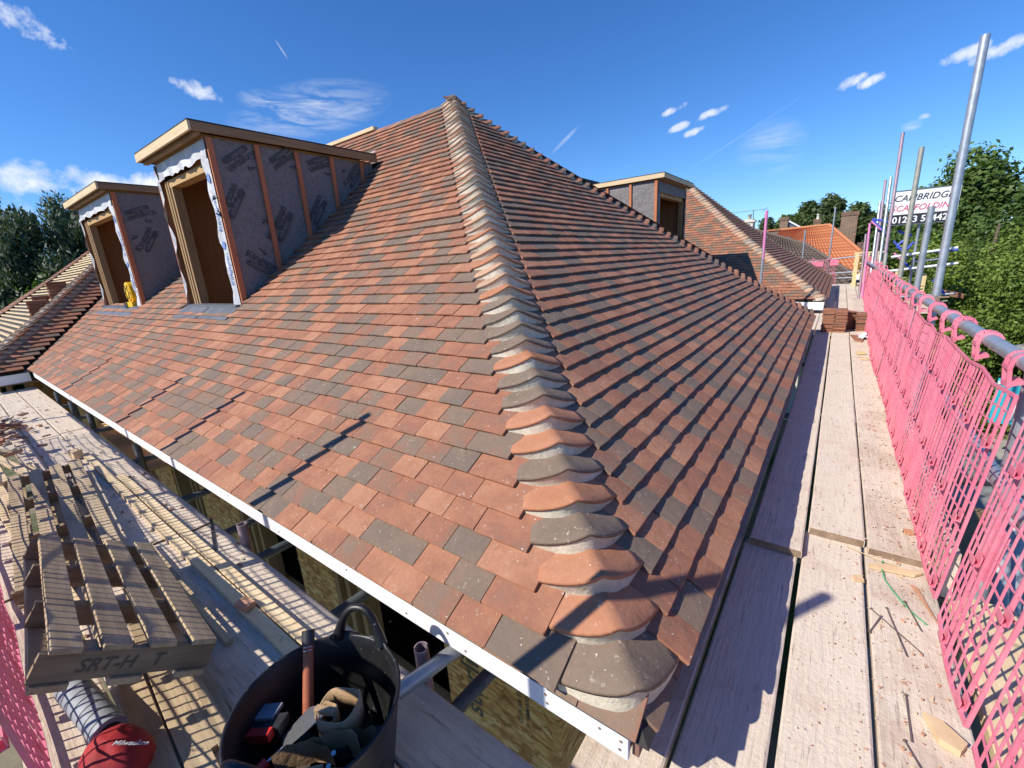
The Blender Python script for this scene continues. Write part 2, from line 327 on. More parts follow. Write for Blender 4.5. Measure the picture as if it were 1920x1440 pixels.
# ------------------------------------------------------------------ mesh helpers
def V(*a): return np.array(a, float)
class MB:
    """collects shapes and links them as ONE mesh object; tone is a per-face colour variation read by the materials"""
    def __init__(s): s.v = []; s.f = []; s.m = []; s.t = []; s.mats = []; s.sm = []
    def mi(s, mat):
        if mat not in s.mats: s.mats.append(mat)
        return s.mats.index(mat)
    def add(s, vs, fs, mat, tone=0.0, smooth=False):
        k = len(s.v); s.v.extend([tuple(map(float, p)) for p in vs]); i = s.mi(mat)
        for f in fs: s.f.append([k + j for j in f]); s.m.append(i); s.t.append(tone); s.sm.append(smooth)
    def box(s, x0, x1, y0, y1, z0, z1, mat, tone=0.0):
        s.add([(x0, y0, z0), (x1, y0, z0), (x1, y1, z0), (x0, y1, z0), (x0, y0, z1), (x1, y0, z1), (x1, y1, z1), (x0, y1, z1)],
              [(0, 3, 2, 1), (4, 5, 6, 7), (0, 1, 5, 4), (1, 2, 6, 5), (2, 3, 7, 6), (3, 0, 4, 7)], mat, tone)
    def obox(s, c, ex, ey, ez, mat, tone=0.0):
        """box centred at c with full extent vectors"""
        c, ex, ey, ez = [np.array(q, float) for q in (c, ex, ey, ez)]
        p = [c + .5 * (a * ex + b * ey + d * ez) for d in (-1, 1) for a, b in ((-1, -1), (1, -1), (1, 1), (-1, 1))]
        s.add(p, [(0, 3, 2, 1), (4, 5, 6, 7), (0, 1, 5, 4), (1, 2, 6, 5), (2, 3, 7, 6), (3, 0, 4, 7)], mat, tone)
    def beam(s, p0, p1, w, h, mat, tone=0.0, up=(0, 0, 1)):
        p0, p1, up = V(*p0), V(*p1), V(*up); d = p1 - p0; L = np.linalg.norm(d); d /= L
        sx = np.cross(d, up)
        if np.linalg.norm(sx) < 1e-4: sx = np.cross(d, V(0, 1, 0))
        sx /= np.linalg.norm(sx); sy = np.cross(sx, d); s.obox((p0 + p1) / 2, d * L, sx * w, sy * h, mat, tone)
    def tube(s, p0, p1, r, mat, seg=12, r1=None, tone=0.0, cap=True, hollow=0.0):
        p0, p1 = V(*p0), V(*p1); d = p1 - p0; d /= np.linalg.norm(d); a = np.cross(d, V(0, 0, 1))
        if np.linalg.norm(a) < 1e-3: a = np.cross(d, V(1, 0, 0))
        a /= np.linalg.norm(a); b = np.cross(d, a); r1 = r if r1 is None else r1
        an = [2 * PI * i / seg for i in range(seg)]
        ring = lambda p, q: [p + q * (math.cos(t) * a + math.sin(t) * b) for t in an]
        vs = ring(p0, r) + ring(p1, r1); s.add(vs, [(i, (i + 1) % seg, seg + (i + 1) % seg, seg + i) for i in range(seg)], mat, tone, True)
        if hollow:
            ri = r1 * hollow; v2 = ring(p1, r1) + ring(p1, ri) + ring(p1 - d * .25, ri)
            s.add(v2, [(i, (i + 1) % seg, seg + (i + 1) % seg, seg + i) for i in range(seg)], mat, tone)
            s.add(v2, [(seg + i, seg + (i + 1) % seg, 2 * seg + (i + 1) % seg, 2 * seg + i) for i in range(seg)], mat, tone, True)
            s.add(ring(p0, r), [tuple(range(seg))[::-1]], mat, tone)
        elif cap: s.add(vs, [tuple(range(seg))[::-1], tuple(range(seg, 2 * seg))], mat, tone)
    def path(s, pts, r, mat, seg=6, tone=0.0):
        """tube along a polyline with shared rings"""
        P = [V(*p) for p in pts]; n = len(P); vs = []
        for i in range(n):
            d = P[min(i + 1, n - 1)] - P[max(i - 1, 0)]; d /= np.linalg.norm(d); a = np.cross(d, V(.13, .21, .97)); a /= np.linalg.norm(a); b = np.cross(d, a)
            rr = r[i] if isinstance(r, (list, tuple)) else r
            vs += [P[i] + rr * (math.cos(2 * PI * k / seg) * a + math.sin(2 * PI * k / seg) * b) for k in range(seg)]
        fs = [(i * seg + k, i * seg + (k + 1) % seg, (i + 1) * seg + (k + 1) % seg, (i + 1) * seg + k) for i in range(n - 1) for k in range(seg)]
        s.add(vs, fs, mat, tone, True); s.add(vs, [tuple(range(seg))[::-1], tuple(range((n - 1) * seg, n * seg))], mat, tone)
    def lathe(s, c, prof, mat, seg=32, tone=0.0, squash=(1, 1)):
        vs = [(c[0] + r * math.cos(2 * PI * k / seg) * squash[0], c[1] + r * math.sin(2 * PI * k / seg) * squash[1], c[2] + z) for r, z in prof for k in range(seg)]
        s.add(vs, [(i * seg + k, i * seg + (k + 1) % seg, (i + 1) * seg + (k + 1) % seg, (i + 1) * seg + k) for i in range(len(prof) - 1) for k in range(seg)], mat, tone, True)
    def prism(s, poly, d, mat, tone=0.0):
        """polygon (3D points) extruded by vector d"""
        P = [V(*p) for p in poly]; n = len(P); vs = P + [p + V(*d) for p in P]
        s.add(vs, [tuple(range(n))[::-1], tuple(range(n, 2 * n))] + [(i, (i + 1) % n, n + (i + 1) % n, n + i) for i in range(n)], mat, tone)
    def text(s, body, o, eu, ev, size, mat, shear=0.0, center=False, en=None, th=0.0, bold=0.0, xs=1.0):
        """flat lettering: o origin, eu reading direction, ev up direction"""
        vs, fs = glyphs(body, shear, bold)
        if center: mx = (min(v[0] for v in vs) + max(v[0] for v in vs)) / 2; vs = [(a - mx, b) for a, b in vs]
        o, eu, ev = V(*o), V(*eu), V(*ev); s.add([o + eu * a * size * xs + ev * b * size for a, b in vs], fs, mat)
    def build(s, name, parent=None, kind=None, tone=None, bevel=0, label=None):
        me = bpy.data.meshes.new(name); me.from_pydata(s.v, [], s.f)
        for m in s.mats: me.materials.append(MATS[m])
        n = len(s.f)
        me.polygons.foreach_set('material_index', s.m); me.polygons.foreach_set('use_smooth', s.sm)
        if any(s.t): at = me.attributes.new('tone', 'FLOAT', 'FACE'); at.data.foreach_set('value', s.t)
        me.update(); o = bpy.data.objects.new(name, me); COL.objects.link(o)
        if bevel:
            md = o.modifiers.new('bevel', 'BEVEL'); md.width = bevel; md.segments = 2; md.limit_method = 'ANGLE'; md.angle_limit = R(40)
        adopt(o, parent)
        if kind: o['kind'] = kind
        if label: o['label'] = label
        if tone is not None: o['tone'] = float(tone)
        return o
def adopt(o, parent):
    if parent is not None:
        o.parent = parent
        if parent.get('world_children'): o.matrix_parent_inverse = Matrix.Translation(-Vector(parent.location))
_G = {}
def glyphs(body, shear=0.0, bold=0.0):
    k = (body, shear, bold)
    if k not in _G:
        c = bpy.data.curves.new('text', 'FONT'); c.body = body; c.size = 1; c.shear = shear; c.resolution_u = 3; c.offset = bold; c.fill_mode = 'FRONT' if False else 'BOTH'
        o = bpy.data.objects.new('text', c); COL.objects.link(o); bpy.context.view_layer.update()
        me = o.evaluated_get(bpy.context.evaluated_depsgraph_get()).to_mesh()
        _G[k] = ([(v.co.x, v.co.y) for v in me.vertices], [tuple(p.vertices) for p in me.polygons])
        bpy.data.objects.remove(o)
    return _G[k]
def empty(name, loc, rz=0.0, world=True):
    o = bpy.data.objects.new(name, None); COL.objects.link(o); o.location = loc; o.rotation_euler[2] = rz; o.empty_display_size = .1
    if world and not rz: o['world_children'] = 1
    return o
def tag(o, label=None, cat=None, group=None, kind=None):
    if label: o['label'] = label
    if cat: o['category'] = cat
    if group: o['group'] = group
    if kind: o['kind'] = kind
    return o
def copy_tree(o, parent=None):
    c = o.copy(); COL.objects.link(c)
    if parent is not None: c.parent = parent
    for ch in list(o.children): copy_tree(ch, c)
    return c
def project(P):
    d = np.asarray(P, float) - CAMP; q = np.array(CR) @ d.T
    return q[0] / q[2] * FPX + 960, q[1] / q[2] * FPX + 720, q[2]
U = lambda a, b: random.uniform(a, b)

# ------------------------------------------------------------------ the setting: ground
g = MB(); g.add([(-500, -500, -2.9), (500, -500, -2.9), (500, 500, -2.9), (-500, 500, -2.9)], [(0, 1, 2, 3)], 'lawn')
tag(g.build('ground'), kind='structure')

# ------------------------------------------------------------------ the house
PA, PB_, HH, WW, QQ = 4.2334, 4.2538, 3.3388, 8.0876, 0.1228      # runs, ridge height, width, sag of the slopes
house = empty('house', (-4, 4, -2.9)); tag(house, 'house being re-roofed in mixed red and grey clay tiles, bonnet hips and unfinished dormers', 'house')
def prof(t): return HH * t - QQ * 4 * t * (1 - t)
def dprof(t): return HH - QQ * 4 * (1 - 2 * t)
TW = .165; NC = 50; GL = .108
def tile_geo(w, fancy, jit=0.0):
    """one plain tile lying on its course: x along, y up the slope, z off the roof"""
    L = .235; h = .0385; th = .0135; e = [random.uniform(-jit, jit) for _ in range(6)]
    if fancy:
        xs = [-w / 2, -w / 4, 0, w / 4, w / 2]; cam_ = [0, .0022, .003, .0022, 0]; vs = []
        for i, x in enumerate(xs):
            yy = e[0] + (e[1] - e[0]) * i / 4 + (e[2] if i in (1, 3) else 0) * .5
            vs += [(x, yy, h + cam_[i]), (x, yy - .0005, h + th - .004 + cam_[i]), (x, yy + .004, h + th + cam_[i] + e[3] * .3), (x, L * .45, h * .55 + th + cam_[i]), (x, L, th * .9)]
        fs = [(i * 5 + k, (i + 1) * 5 + k, (i + 1) * 5 + k + 1, i * 5 + k + 1) for i in range(4) for k in range(4)]
        vs += [(-w / 2, L, 0), (w / 2, L, 0)]; fs += [(0, 1, 2, 3, 4, 25), (20, 26, 24, 23, 22, 21)]
        fs += [(0, 25, 26, 20, 15, 10, 5)]
        return vs, fs
    vs = [(-w / 2, e[0], h), (w / 2, e[1], h), (w / 2, L, 0), (-w / 2, L, 0), (-w / 2, e[0], h + th), (w / 2, e[1], h + th), (w / 2, L, th), (-w / 2, L, th)]
    return vs, [(4, 5, 6, 7), (0, 1, 5, 4), (1, 2, 6, 5), (3, 0, 4, 7)]
def tile_tone():
    r = random.random()
    if r < .56: return U(.02, .46)
    if r < .66: return U(.46, .62)
    return U(.66, .97)
class Face:
    def __init__(s, O, e, u, run, lo, hi, skip=None, top=1.0):
        s.O = V(*O); s.e = V(*e); s.u = V(*u); s.run = run; s.lo = lo; s.hi = hi; s.skip = skip; s.top = top
    def frame(s, l, t):
        p = s.O + s.e * l + s.u * s.run * t; sl = math.atan2(dprof(t), s.run)
        ey = V(s.u[0] * math.cos(sl), s.u[1] * math.cos(sl), math.sin(sl)); ex = V(s.e[0], s.e[1], 0); n = np.cross(ex, ey)
        if n[2] < 0: ex = -ex; n = -n
        return V(p[0], p[1], prof(t)), ex, ey, n
    def tiles(s, off=0.0, cut=True):
        out = []
        for n in range(int(NC * s.top)):
            t = n / NC; lo, hi = s.lo(t), s.hi(t)
            if hi - lo < .05: continue
            k0 = math.floor(lo / TW) - 1; j = [(k + (n % 2) * .5) * TW + off for k in range(k0, k0 + int((hi - lo) / TW) + 4)]
            j = [x for x in j if lo + .09 < x < hi - .09]; ed = [lo] + j + [hi]
            for a, b in zip(ed[:-1], ed[1:]):
                c, w = (a + b) / 2, b - a - .0035
                if w < .03: continue
                if s.skip:
                    P = s.O + s.e * c + s.u * s.run * t
                    if s.skip(P[0], P[1], t): continue
                out.append((n, t, c, w))
        return out
    def place(s, mb, tl, mat, fancy=False, tone=None):
        n, t, c, w = tl; P, ex, ey, nn = s.frame(c, t); vs, fs = tile_geo(w, fancy, .0015)
        a = U(-.008, .008); ex2 = ex + ey * a; ey2 = ey - ex * a; P = P + nn * U(-.001, .0025) + ey * U(-.002, .002)
        mb.add([P + ex2 * x + ey2 * y + nn * z for x, y, z in vs], fs, mat, tile_tone() if tone is None else tone)
    def deck(s, mb, mat='felt', gaps=None):
        """underlay just below the tiles; gaps(t) gives stretches left open (dormer wells)"""
        for n in range(NC):
            t0, t1 = n / NC, (n + 1) / NC
            if t0 >= s.top: break
            segs = [(s.lo(t0) - .3, s.hi(t0) + .02, s.lo(t1) - .3, s.hi(t1) + .02)] if not gaps else gaps(t0, t1)
            for a0, b0, a1, b1 in segs:
                q = []
                for l, t in ((a0, t0), (b0, t0), (b1, t1), (a1, t1)):
                    p = s.O + s.e * l + s.u * s.run * t; q.append((p[0], p[1], prof(t) - .012))
                mb.add(q, [(0, 1, 2, 3)], mat)

# dormers: right-hand front corner x, front y, width, base z, top height over base, depth
D1 = (-4.846, 1.253, 1.50, .886, 1.64, 1.93)
D2 = (-8.228, 1.215, 2.10, .858, 1.64, 1.95)
def skipA(x, y, t):
    for X, Y, w, z, h, d in (D1, D2):
        if X - w - .02 < x < X + .02 and Y - .085 < y < Y + d + .05: return True
    if -6.75 < x < -5.35 and 42 <= round(t * NC) <= 43: return True
    return False
SB = .247
fA = Face((0, 0), (-1, 0), (0, 1), PA, lambda t: PB_ * t + SB, lambda t: 9.93 + PA * t, skipA, .99)
fB = Face((0, 0), (0, 1), (-1, 0), PB_, lambda t: PA * t + SB, lambda t: WW - (WW - PA) * t - SB, None, .98)

def gapsA(t0, t1):
    lo0, hi0, lo1, hi1 = PB_ * t0, 9.98 + PA * t0, PB_ * t1, 9.98 + PA * t1
    y = PA * t0; cuts = []
    for X, Y, w, z, h, d in (D1, D2):
        if Y - .04 < y < Y + d: cuts.append((-X, -X + w))
    segs = []; a0, a1 = lo0, lo1
    for c0, c1 in sorted(cuts): segs.append((a0, c0, a1, c0)); a0 = a1 = c1
    segs.append((a0, hi0, a1, hi1)); return segs
dk = MB(); fA.deck(dk, gaps=gapsA)
fBd = Face((0, 0), (0, 1), (-1, 0), PB_, lambda t: PA * t, lambda t: WW - (WW - PA) * t)
fBd.deck(dk, gaps=lambda t0, t1: [(PA * t0, WW - (WW - PA) * t0, PA * t1, WW - (WW - PA) * t1)])
dk.build('roof_underlay', house)

allt = []
for F in (fA, fB):
    for tl in F.tiles(-.001 if F is fA else .04):
        P, ex, ey, nn = F.frame(tl[2], tl[1]); q = P + nn * .03
        x0, y0, dpt = project(q); x1, y1, _ = project(q + ex * tl[3]); x2, y2, _ = project(q + ey * GL)
        vis = dpt > .1 and -40 < x0 < 1960 and -40 < y0 < 1480
        allt.append((abs((x1 - x0) * (y2 - y0) - (y1 - y0) * (x2 - x0)) if vis else 0, F, tl))
allt.sort(key=lambda a: -a[0])
variants = []
for k in range(8):
    b_ = MB(); vs, fs = tile_geo(TW - .0035, True, .0018); b_.add(vs, fs, 'clay_tile'); o = b_.build('tile'); variants.append(o.data); bpy.data.objects.remove(o)
# neighbouring tiles should not carry the same mottling, so each tile gets its own mesh offset through its object position
for a, F, tl in allt[:300]:
    n, t, c, w = tl; P, ex, ey, nn = F.frame(c, t)
    if abs(w - (TW - .0035)) < .001: me = random.choice(variants)
    else:
        b_ = MB(); vs, fs = tile_geo(w, True, .0018); b_.add(vs, fs, 'clay_tile'); o = b_.build('tile'); me = o.data; bpy.data.objects.remove(o)
    o = bpy.data.objects.new('tile', me); COL.objects.link(o)
    rot = U(-.009, .009); ex2 = ex * math.cos(rot) + ey * math.sin(rot); ey2 = ey * math.cos(rot) - ex * math.sin(rot)
    P = P + nn * U(-.001, .003) + ey * U(-.0025, .0025)
    m = Matrix(((ex2[0], ey2[0], nn[0], P[0]), (ex2[1], ey2[1], nn[1], P[1]), (ex2[2], ey2[2], nn[2], P[2]), (0, 0, 0, 1)))
    o.parent = house; o.matrix_parent_inverse = Matrix.Translation(-Vector(house.location)); o.matrix_basis = m; o['tone'] = tile_tone()
rest = MB()
for a, F, tl in allt[300:]: F.place(rest, tl, 'clay_tile')
# short eaves course below the first course
for F, lo, hi in ((fA, .03, 9.9), (fB, .05, WW - .05)):
    l = lo
    while l < hi:
        w = min(TW, hi - l); P, ex, ey, nn = F.frame(l + w / 2, 0); P = P - nn * .012 - ey * .006
        rest.add([P + ex * x + ey * y + nn * z for x, y, z in [(-w / 2 + .002, 0, .004), (w / 2 - .002, 0, .004), (w / 2 - .002, .15, 0), (-w / 2 + .002, .15, 0), (-w / 2 + .002, 0, .016), (w / 2 - .002, 0, .016), (w / 2 - .002, .15, .012), (-w / 2 + .002, .15, .012)]],
                 [(0, 3, 2, 1), (4, 5, 6, 7), (0, 1, 5, 4), (1, 2, 6, 5), (3, 0, 4, 7)], 'clay_tile', U(.45, .8)); l += TW
rest.build('roof_tiling', house, kind='stuff')

# bonnet tiles: saddle-shaped hip tiles bedded on mortar
def bonnet(P, dvec, eL, eR, zr, t, mat, parent, tone, s=.252, hump=.050, mort=True, seg=14, wide=1.0, lf=1.0):
    k = .48; nv = 4
    def hx(w): return (w + math.sqrt(w * w + k * k)) / 2
    def pt(u, v, dz, din=0.0, ground=False):
        tt = min(t + (v * 1.75 + din) / NC, 1.002); ss = s * (1 - .30 * v) * wide
        q = V(*P) + V(*dvec) * tt + V(*eL) * (hx(-u) - .052) * ss + V(*eR) * (hx(u) - .052) * ss
        base = min(zr(q[0], q[1]), prof(tt) + .045)
        if ground: return V(q[0], q[1], base + dz)
        lift = (.050 + hump * math.exp(-(u / .72) ** 2)) * (lf - (lf - .05) * v) + .008
        return V(q[0], q[1], base + lift + dz)
    us = [-1 + 2 * i / seg for i in range(seg + 1)]; hump = hump * U(.88, 1.12); wob = [U(-.0018, .0018) for _ in us]; th = .0135
    b_ = MB(); vs = []
    for i, u in enumerate(us):
        vs.append(pt(u, 0, -th)); vs.append(pt(u, 0, -.003 + wob[i] * .3)); vs.append(pt(u, .018, .0 + wob[i] * .3))
        for j in range(1, nv + 1): vs.append(pt(u, j / nv, 0))
        vs.append(pt(u, 1, -th))
    m_ = nv + 4; fs = [(i * m_ + j, (i + 1) * m_ + j, (i + 1) * m_ + j + 1, i * m_ + j + 1) for i in range(seg) for j in range(m_ - 1)]
    fs += [(i * m_ + m_ - 1, (i + 1) * m_ + m_ - 1, (i + 1) * m_, i * m_) for i in range(seg)]
    fs += [tuple(range(m_)), tuple(range(seg * m_, seg * m_ + m_))[::-1]]
    b_.add(vs, fs, mat, tone, True); ob = b_.build('bonnet_tile', parent)
    ob.data.polygons.foreach_set('use_smooth', [p.material_index == 0 and len(p.vertices) == 4 for p in ob.data.polygons])
    if mort:
        q = MB(); ve = []
        for i, u in enumerate(us):
            din = .07 + .02 * math.sin(3 * u + t * 90); ve += [pt(u, 0, -th + .001, .05), pt(u, 0, -th - .003, din), pt(u, 0, .012 + U(-.002, .002), din - .02 + U(-.02, .02), True), pt(u, 0, -.01, din - .02, True)]
        q.add(ve, [(i * 4 + j, (i + 1) * 4 + j, (i + 1) * 4 + j + 1, i * 4 + j + 1) for i in range(seg) for j in range(3)], 'mortar', 0, True)
        o2 = q.build('mortar', ob); 
        o2.matrix_parent_inverse = Matrix.Identity(4)
    return ob
zrA = lambda x, y: min(prof(max(0, y / PA)), prof(max(0, -x / PB_)))
zrB = lambda x, y: min(prof(max(0, (WW - y) / (WW - PA))), prof(max(0, -x / PB_)))
bt = []
for n in range(NC):
    grey = random.random() < .52; bt.append(U(.66, .95) if grey else U(.02, .42))
bt[0] = .8; bt[1] = .12; bt[2] = .15; bt[3] = .85; bt[4] = .2; bt[5] = .8; bt[6] = .1; bt[7] = .12; bt[8] = .78; bt[9] = .82; bt[10] = .2; bt[11] = .85
bt[4], bt[3] = .15, .85
for n in range(NC - 1, -1, -1):
    bonnet((0, 0, 0), (-PB_, PA, 0), (-1, 0, 0), (0, 1, 0), zrA, n / NC, 'clay_dusty' if n < 16 else ('clay_pale' if n % 3 else 'clay_dusty'), house, bt[n] if n < 16 else U(.0, .62), lf=.66 if n == 0 else (.85 if n == 1 else 1.0))
    bonnet((0, WW, 0), (-PB_, -(WW - PA), 0), (0, -1, 0), (-1, 0, 0), zrB, n / NC, 'clay_tile', house, tile_tone(), s=.24, mort=n < 50, seg=10)
# back slope of the block and the ridge run to the left
bk = MB(); bk.add([(0, WW, 0), (-PB_, PA, HH), (-16, PA, HH), (-16, WW, 0)], [(0, 1, 2, 3)], 'old_tile'); bk.build('back_roof_slope', house)
# ridge batten, the missing courses with bare battens, valley gutter
b = MB(); b.beam((-5.95, PA - .02, HH + .035), (-8.0, PA - .02, HH + .035), .09, .05, 'batten_pale_x'); b.build('ridge_batten', house)
for yy in (43.0, 44.2):
    t = yy / NC; b = MB(); b.beam((-5.4, PA * t, prof(t) + .012), (-6.72, PA * t, prof(t) + .012), .045, .03, 'batten_pale_x'); b.build('batten', house)
b = MB(); t0, t1 = 42 / NC, 44.4 / NC
b.add([(-5.36, PA * t0, prof(t0) - .008), (-6.74, PA * t0, prof(t0) - .008), (-6.74, PA * t1, prof(t1) - .008), (-5.36, PA * t1, prof(t1) - .008)], [(0, 3, 2, 1)], 'membrane_white'); b.build('membrane_patch', house)
for i in range(9):
    x = -4.55 - i * .45
    if i < 20: continue
    b = MB(); b.prism([(x, PA - .14, HH - .085), (x, PA, HH + .05), (x, PA, HH + .03), (x, PA - .14, HH - .10)], (-.43, 0, 0), 'clay_tile', U(.1, .5)); b.build('ridge_tile', house)

# white fascia boards with screw heads
def fascia(name, p0, p1, z0, z1, th, screws):
    f = MB(); f.obox(((p0[0] + p1[0]) / 2, (p0[1] + p1[1]) / 2 + th[1] / 2, (z0 + z1) / 2), (p1[0] - p0[0] or th[0], p1[1] - p0[1] or th[1], 0) if False else (abs(p1[0] - p0[0]) or th[0], 0, 0), (0, abs(p1[1] - p0[1]) or th[1], 0), (0, 0, z1 - z0), 'fascia_white')
    o = f.build(name, house, bevel=.002)
    for q in screws:
        s = MB(); s.tube(q, (q[0], q[1] - .002, q[2]), .0045, 'screw', 8); s.build('screw_head', o)
    return o
xj = -4.6
fascia('fascia_board', (-.056, .010), (xj + .001, .010), -.106, -.030, (0, .018), [(x, .010, -.05 - .03 * (i % 2)) for i, x in enumerate((-.075, -.078, -.135, -.30, -.305, -.62, -.70, -.92, -1.3, -1.9, -2.5))])
fascia('fascia_board', (xj - .001, .010), (-9.88, .010), -.106, -.030, (0, .018), [])
f = MB(); f.box(-.052, -.034, .03, WW, -.10, -.02, 'clay_dark'); f.build('end_fascia', house)
f = MB(); f.box(-9.9, -.06, .03, .34, -.10, -.085, 'timber_brown_x'); f.build('soffit_board', house)
f = MB(); f.box(-9.9, -.06, .03, .06, -.08, .0, 'felt'); f.box(-.08, -.06, .06, WW, -.08, .0, 'felt'); f.build('eaves_packing', house)
f = MB(); f.prism([(-.10, .035, -.02), (-.06, .012, -.03), (-.06, .10, -.03), (-.10, .10, -.02)], (0, 0, .02), 'clay_tile', .3); f.build('corner_tile', house)

f = MB(); f.prism([(-.30, .008, -.028), (-.045, .008, -.028), (-.045, .05, -.006), (-.30, .05, -.006)], (0, 0, .004), 'galvanised_dark'); f.build('eaves_tray', house)
# outer wall: boarded panels, studs and dark openings under the eaves
for x0, x1, lab in ((-.465, -1.12, 1), (-2.10, -2.55, 0), (-3.46, -4.32, 0), (-5.1, -5.8, 0), (-6.6, -7.4, 0), (-8.2, -9.6, 0)):
    w = MB(); w.box(x1, x0, .33, .345, -1.9, -.101, 'osb')
    if lab:
        # printing on the sheet, turned on its side
        w.text('sterling', (-.90, .3285, -.95), (0, 0, 1), (-1, 0, 0), .165, 'print_dim', bold=.012)
        w.text('OSB3 ZERO', (-.80, .3285, -.56), (0, 0, 1), (-1, 0, 0), .045, 'print_dim', bold=.01)
        w.text('CE EN 300  EN 13986', (-.655, .3285, -.80), (0, 0, 1), (-1, 0, 0), .030, 'print_dim', bold=.006)
        w.text('E1 18MM 0765-CPR', (-.615, .3285, -.80), (0, 0, 1), (-1, 0, 0), .030, 'print_dim', bold=.006)
    w.build('wall_panel', house)
for x in (-1.80, -1.93, -2.05, -3.10, -3.24, -3.40, -4.4, -4.52, -5.0, -5.9, -6.5, -7.5, -8.1):
    w = MB(); w.box(x - .045, x, .33, .43, -1.9, -.101, 'timber_stud'); w.build('wall_stud', house)
w = MB(); w.box(-9.7, -.465, .32, .46, -1.25, -1.19, 'timber_joist'); w.build('sole_plate', house)
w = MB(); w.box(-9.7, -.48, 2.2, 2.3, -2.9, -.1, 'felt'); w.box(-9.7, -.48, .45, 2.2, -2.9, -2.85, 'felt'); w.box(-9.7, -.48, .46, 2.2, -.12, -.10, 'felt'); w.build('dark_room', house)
w = MB(); w.box(-.482, -.465, .346, WW - .33, -2.9, -.101, 'osb'); w.build('end_wall_panel', house)
w = MB(); w.box(-9.7, -.47, .335, .6, -2.9, -1.9, 'render_cream'); w.build('lower_wall', house)

# ------------------------------------------------------------------ dormers
def logo(mb, o, eu, ev, s, mat, inv=None):
    """membrane print: flame-like strokes, a word and a rounded tag with a second word"""
    o, eu, ev = V(*o), V(*eu), V(*ev)
    P = lambda a, b_: o + eu * a * s + ev * b_ * s
    for k in range(6):
        a0 = 1.25 + k * .05; pts = []
        for j in range(7):
            tt = j / 6; r = .12 + .42 * tt; an = 1.9 - k * .30 + 1.1 * (tt - .3) * (1 if k % 2 else .6)
            pts.append((1.35 + r * math.cos(an) * 1.25, 1.05 + r * math.sin(an)))
        wv = [.012 + .05 * math.sin(PI * min(1, j / 6 + .12)) for j in range(7)]
        vs = [P(x, y + w_) for (x, y), w_ in zip(pts, wv)] + [P(x + .02, y - w_) for (x, y), w_ in zip(pts, wv)]
        mb.add(vs, [(j, j + 1, 8 + j, 7 + j) for j in range(6)], mat)
    mb.text('Kingspan', P(0, .18), eu, ev, .95 * s, mat, bold=.012)
    n = 8; tagp = []
    for j in range(n + 1): an = PI / 2 + PI * j / n; tagp.append((.62 + .26 * math.cos(an), -.30 + .26 * math.sin(an)))
    for j in range(n + 1): an = -PI / 2 + PI * j / n; tagp.append((3.05 + .26 * math.cos(an), -.30 + .26 * math.sin(an)))
    mb.add([P(x, y) for x, y in tagp], [tuple(range(len(tagp)))], mat)
    off = np.cross(eu, ev) * .002
    mb.text('nilvent', P(.72, -.44) + off, eu, ev, .62 * s, inv or 'membrane', bold=.012)

def ragged(mb, a, b_, wdir, w0, amp, n, mat, off):
    """membrane strip turned round an opening, with a torn wavy free edge"""
    a, b_, wdir, off = V(*a), V(*b_), V(*wdir), V(*off); vs = []
    for i in range(n + 1):
        p = a + (b_ - a) * i / n; w = w0 + amp * (.35 * math.sin(i * 1.7) + .5 * math.sin(i * .63 + 1) + U(-.7, .7)); bul = .006 * math.sin(i * 1.3)
        vs += [p + off * .5, p + wdir * w * .5 + off * (1 + 3 * math.sin(i * .9) * .4), p + wdir * w + off * (1.6 + 2.0 * math.sin(i * 1.1 + 1))]
    mb.add(vs, [(i * 3 + j, (i + 1) * 3 + j, (i + 1) * 3 + j + 1, i * 3 + j + 1) for i in range(n) for j in range(2)], mat)

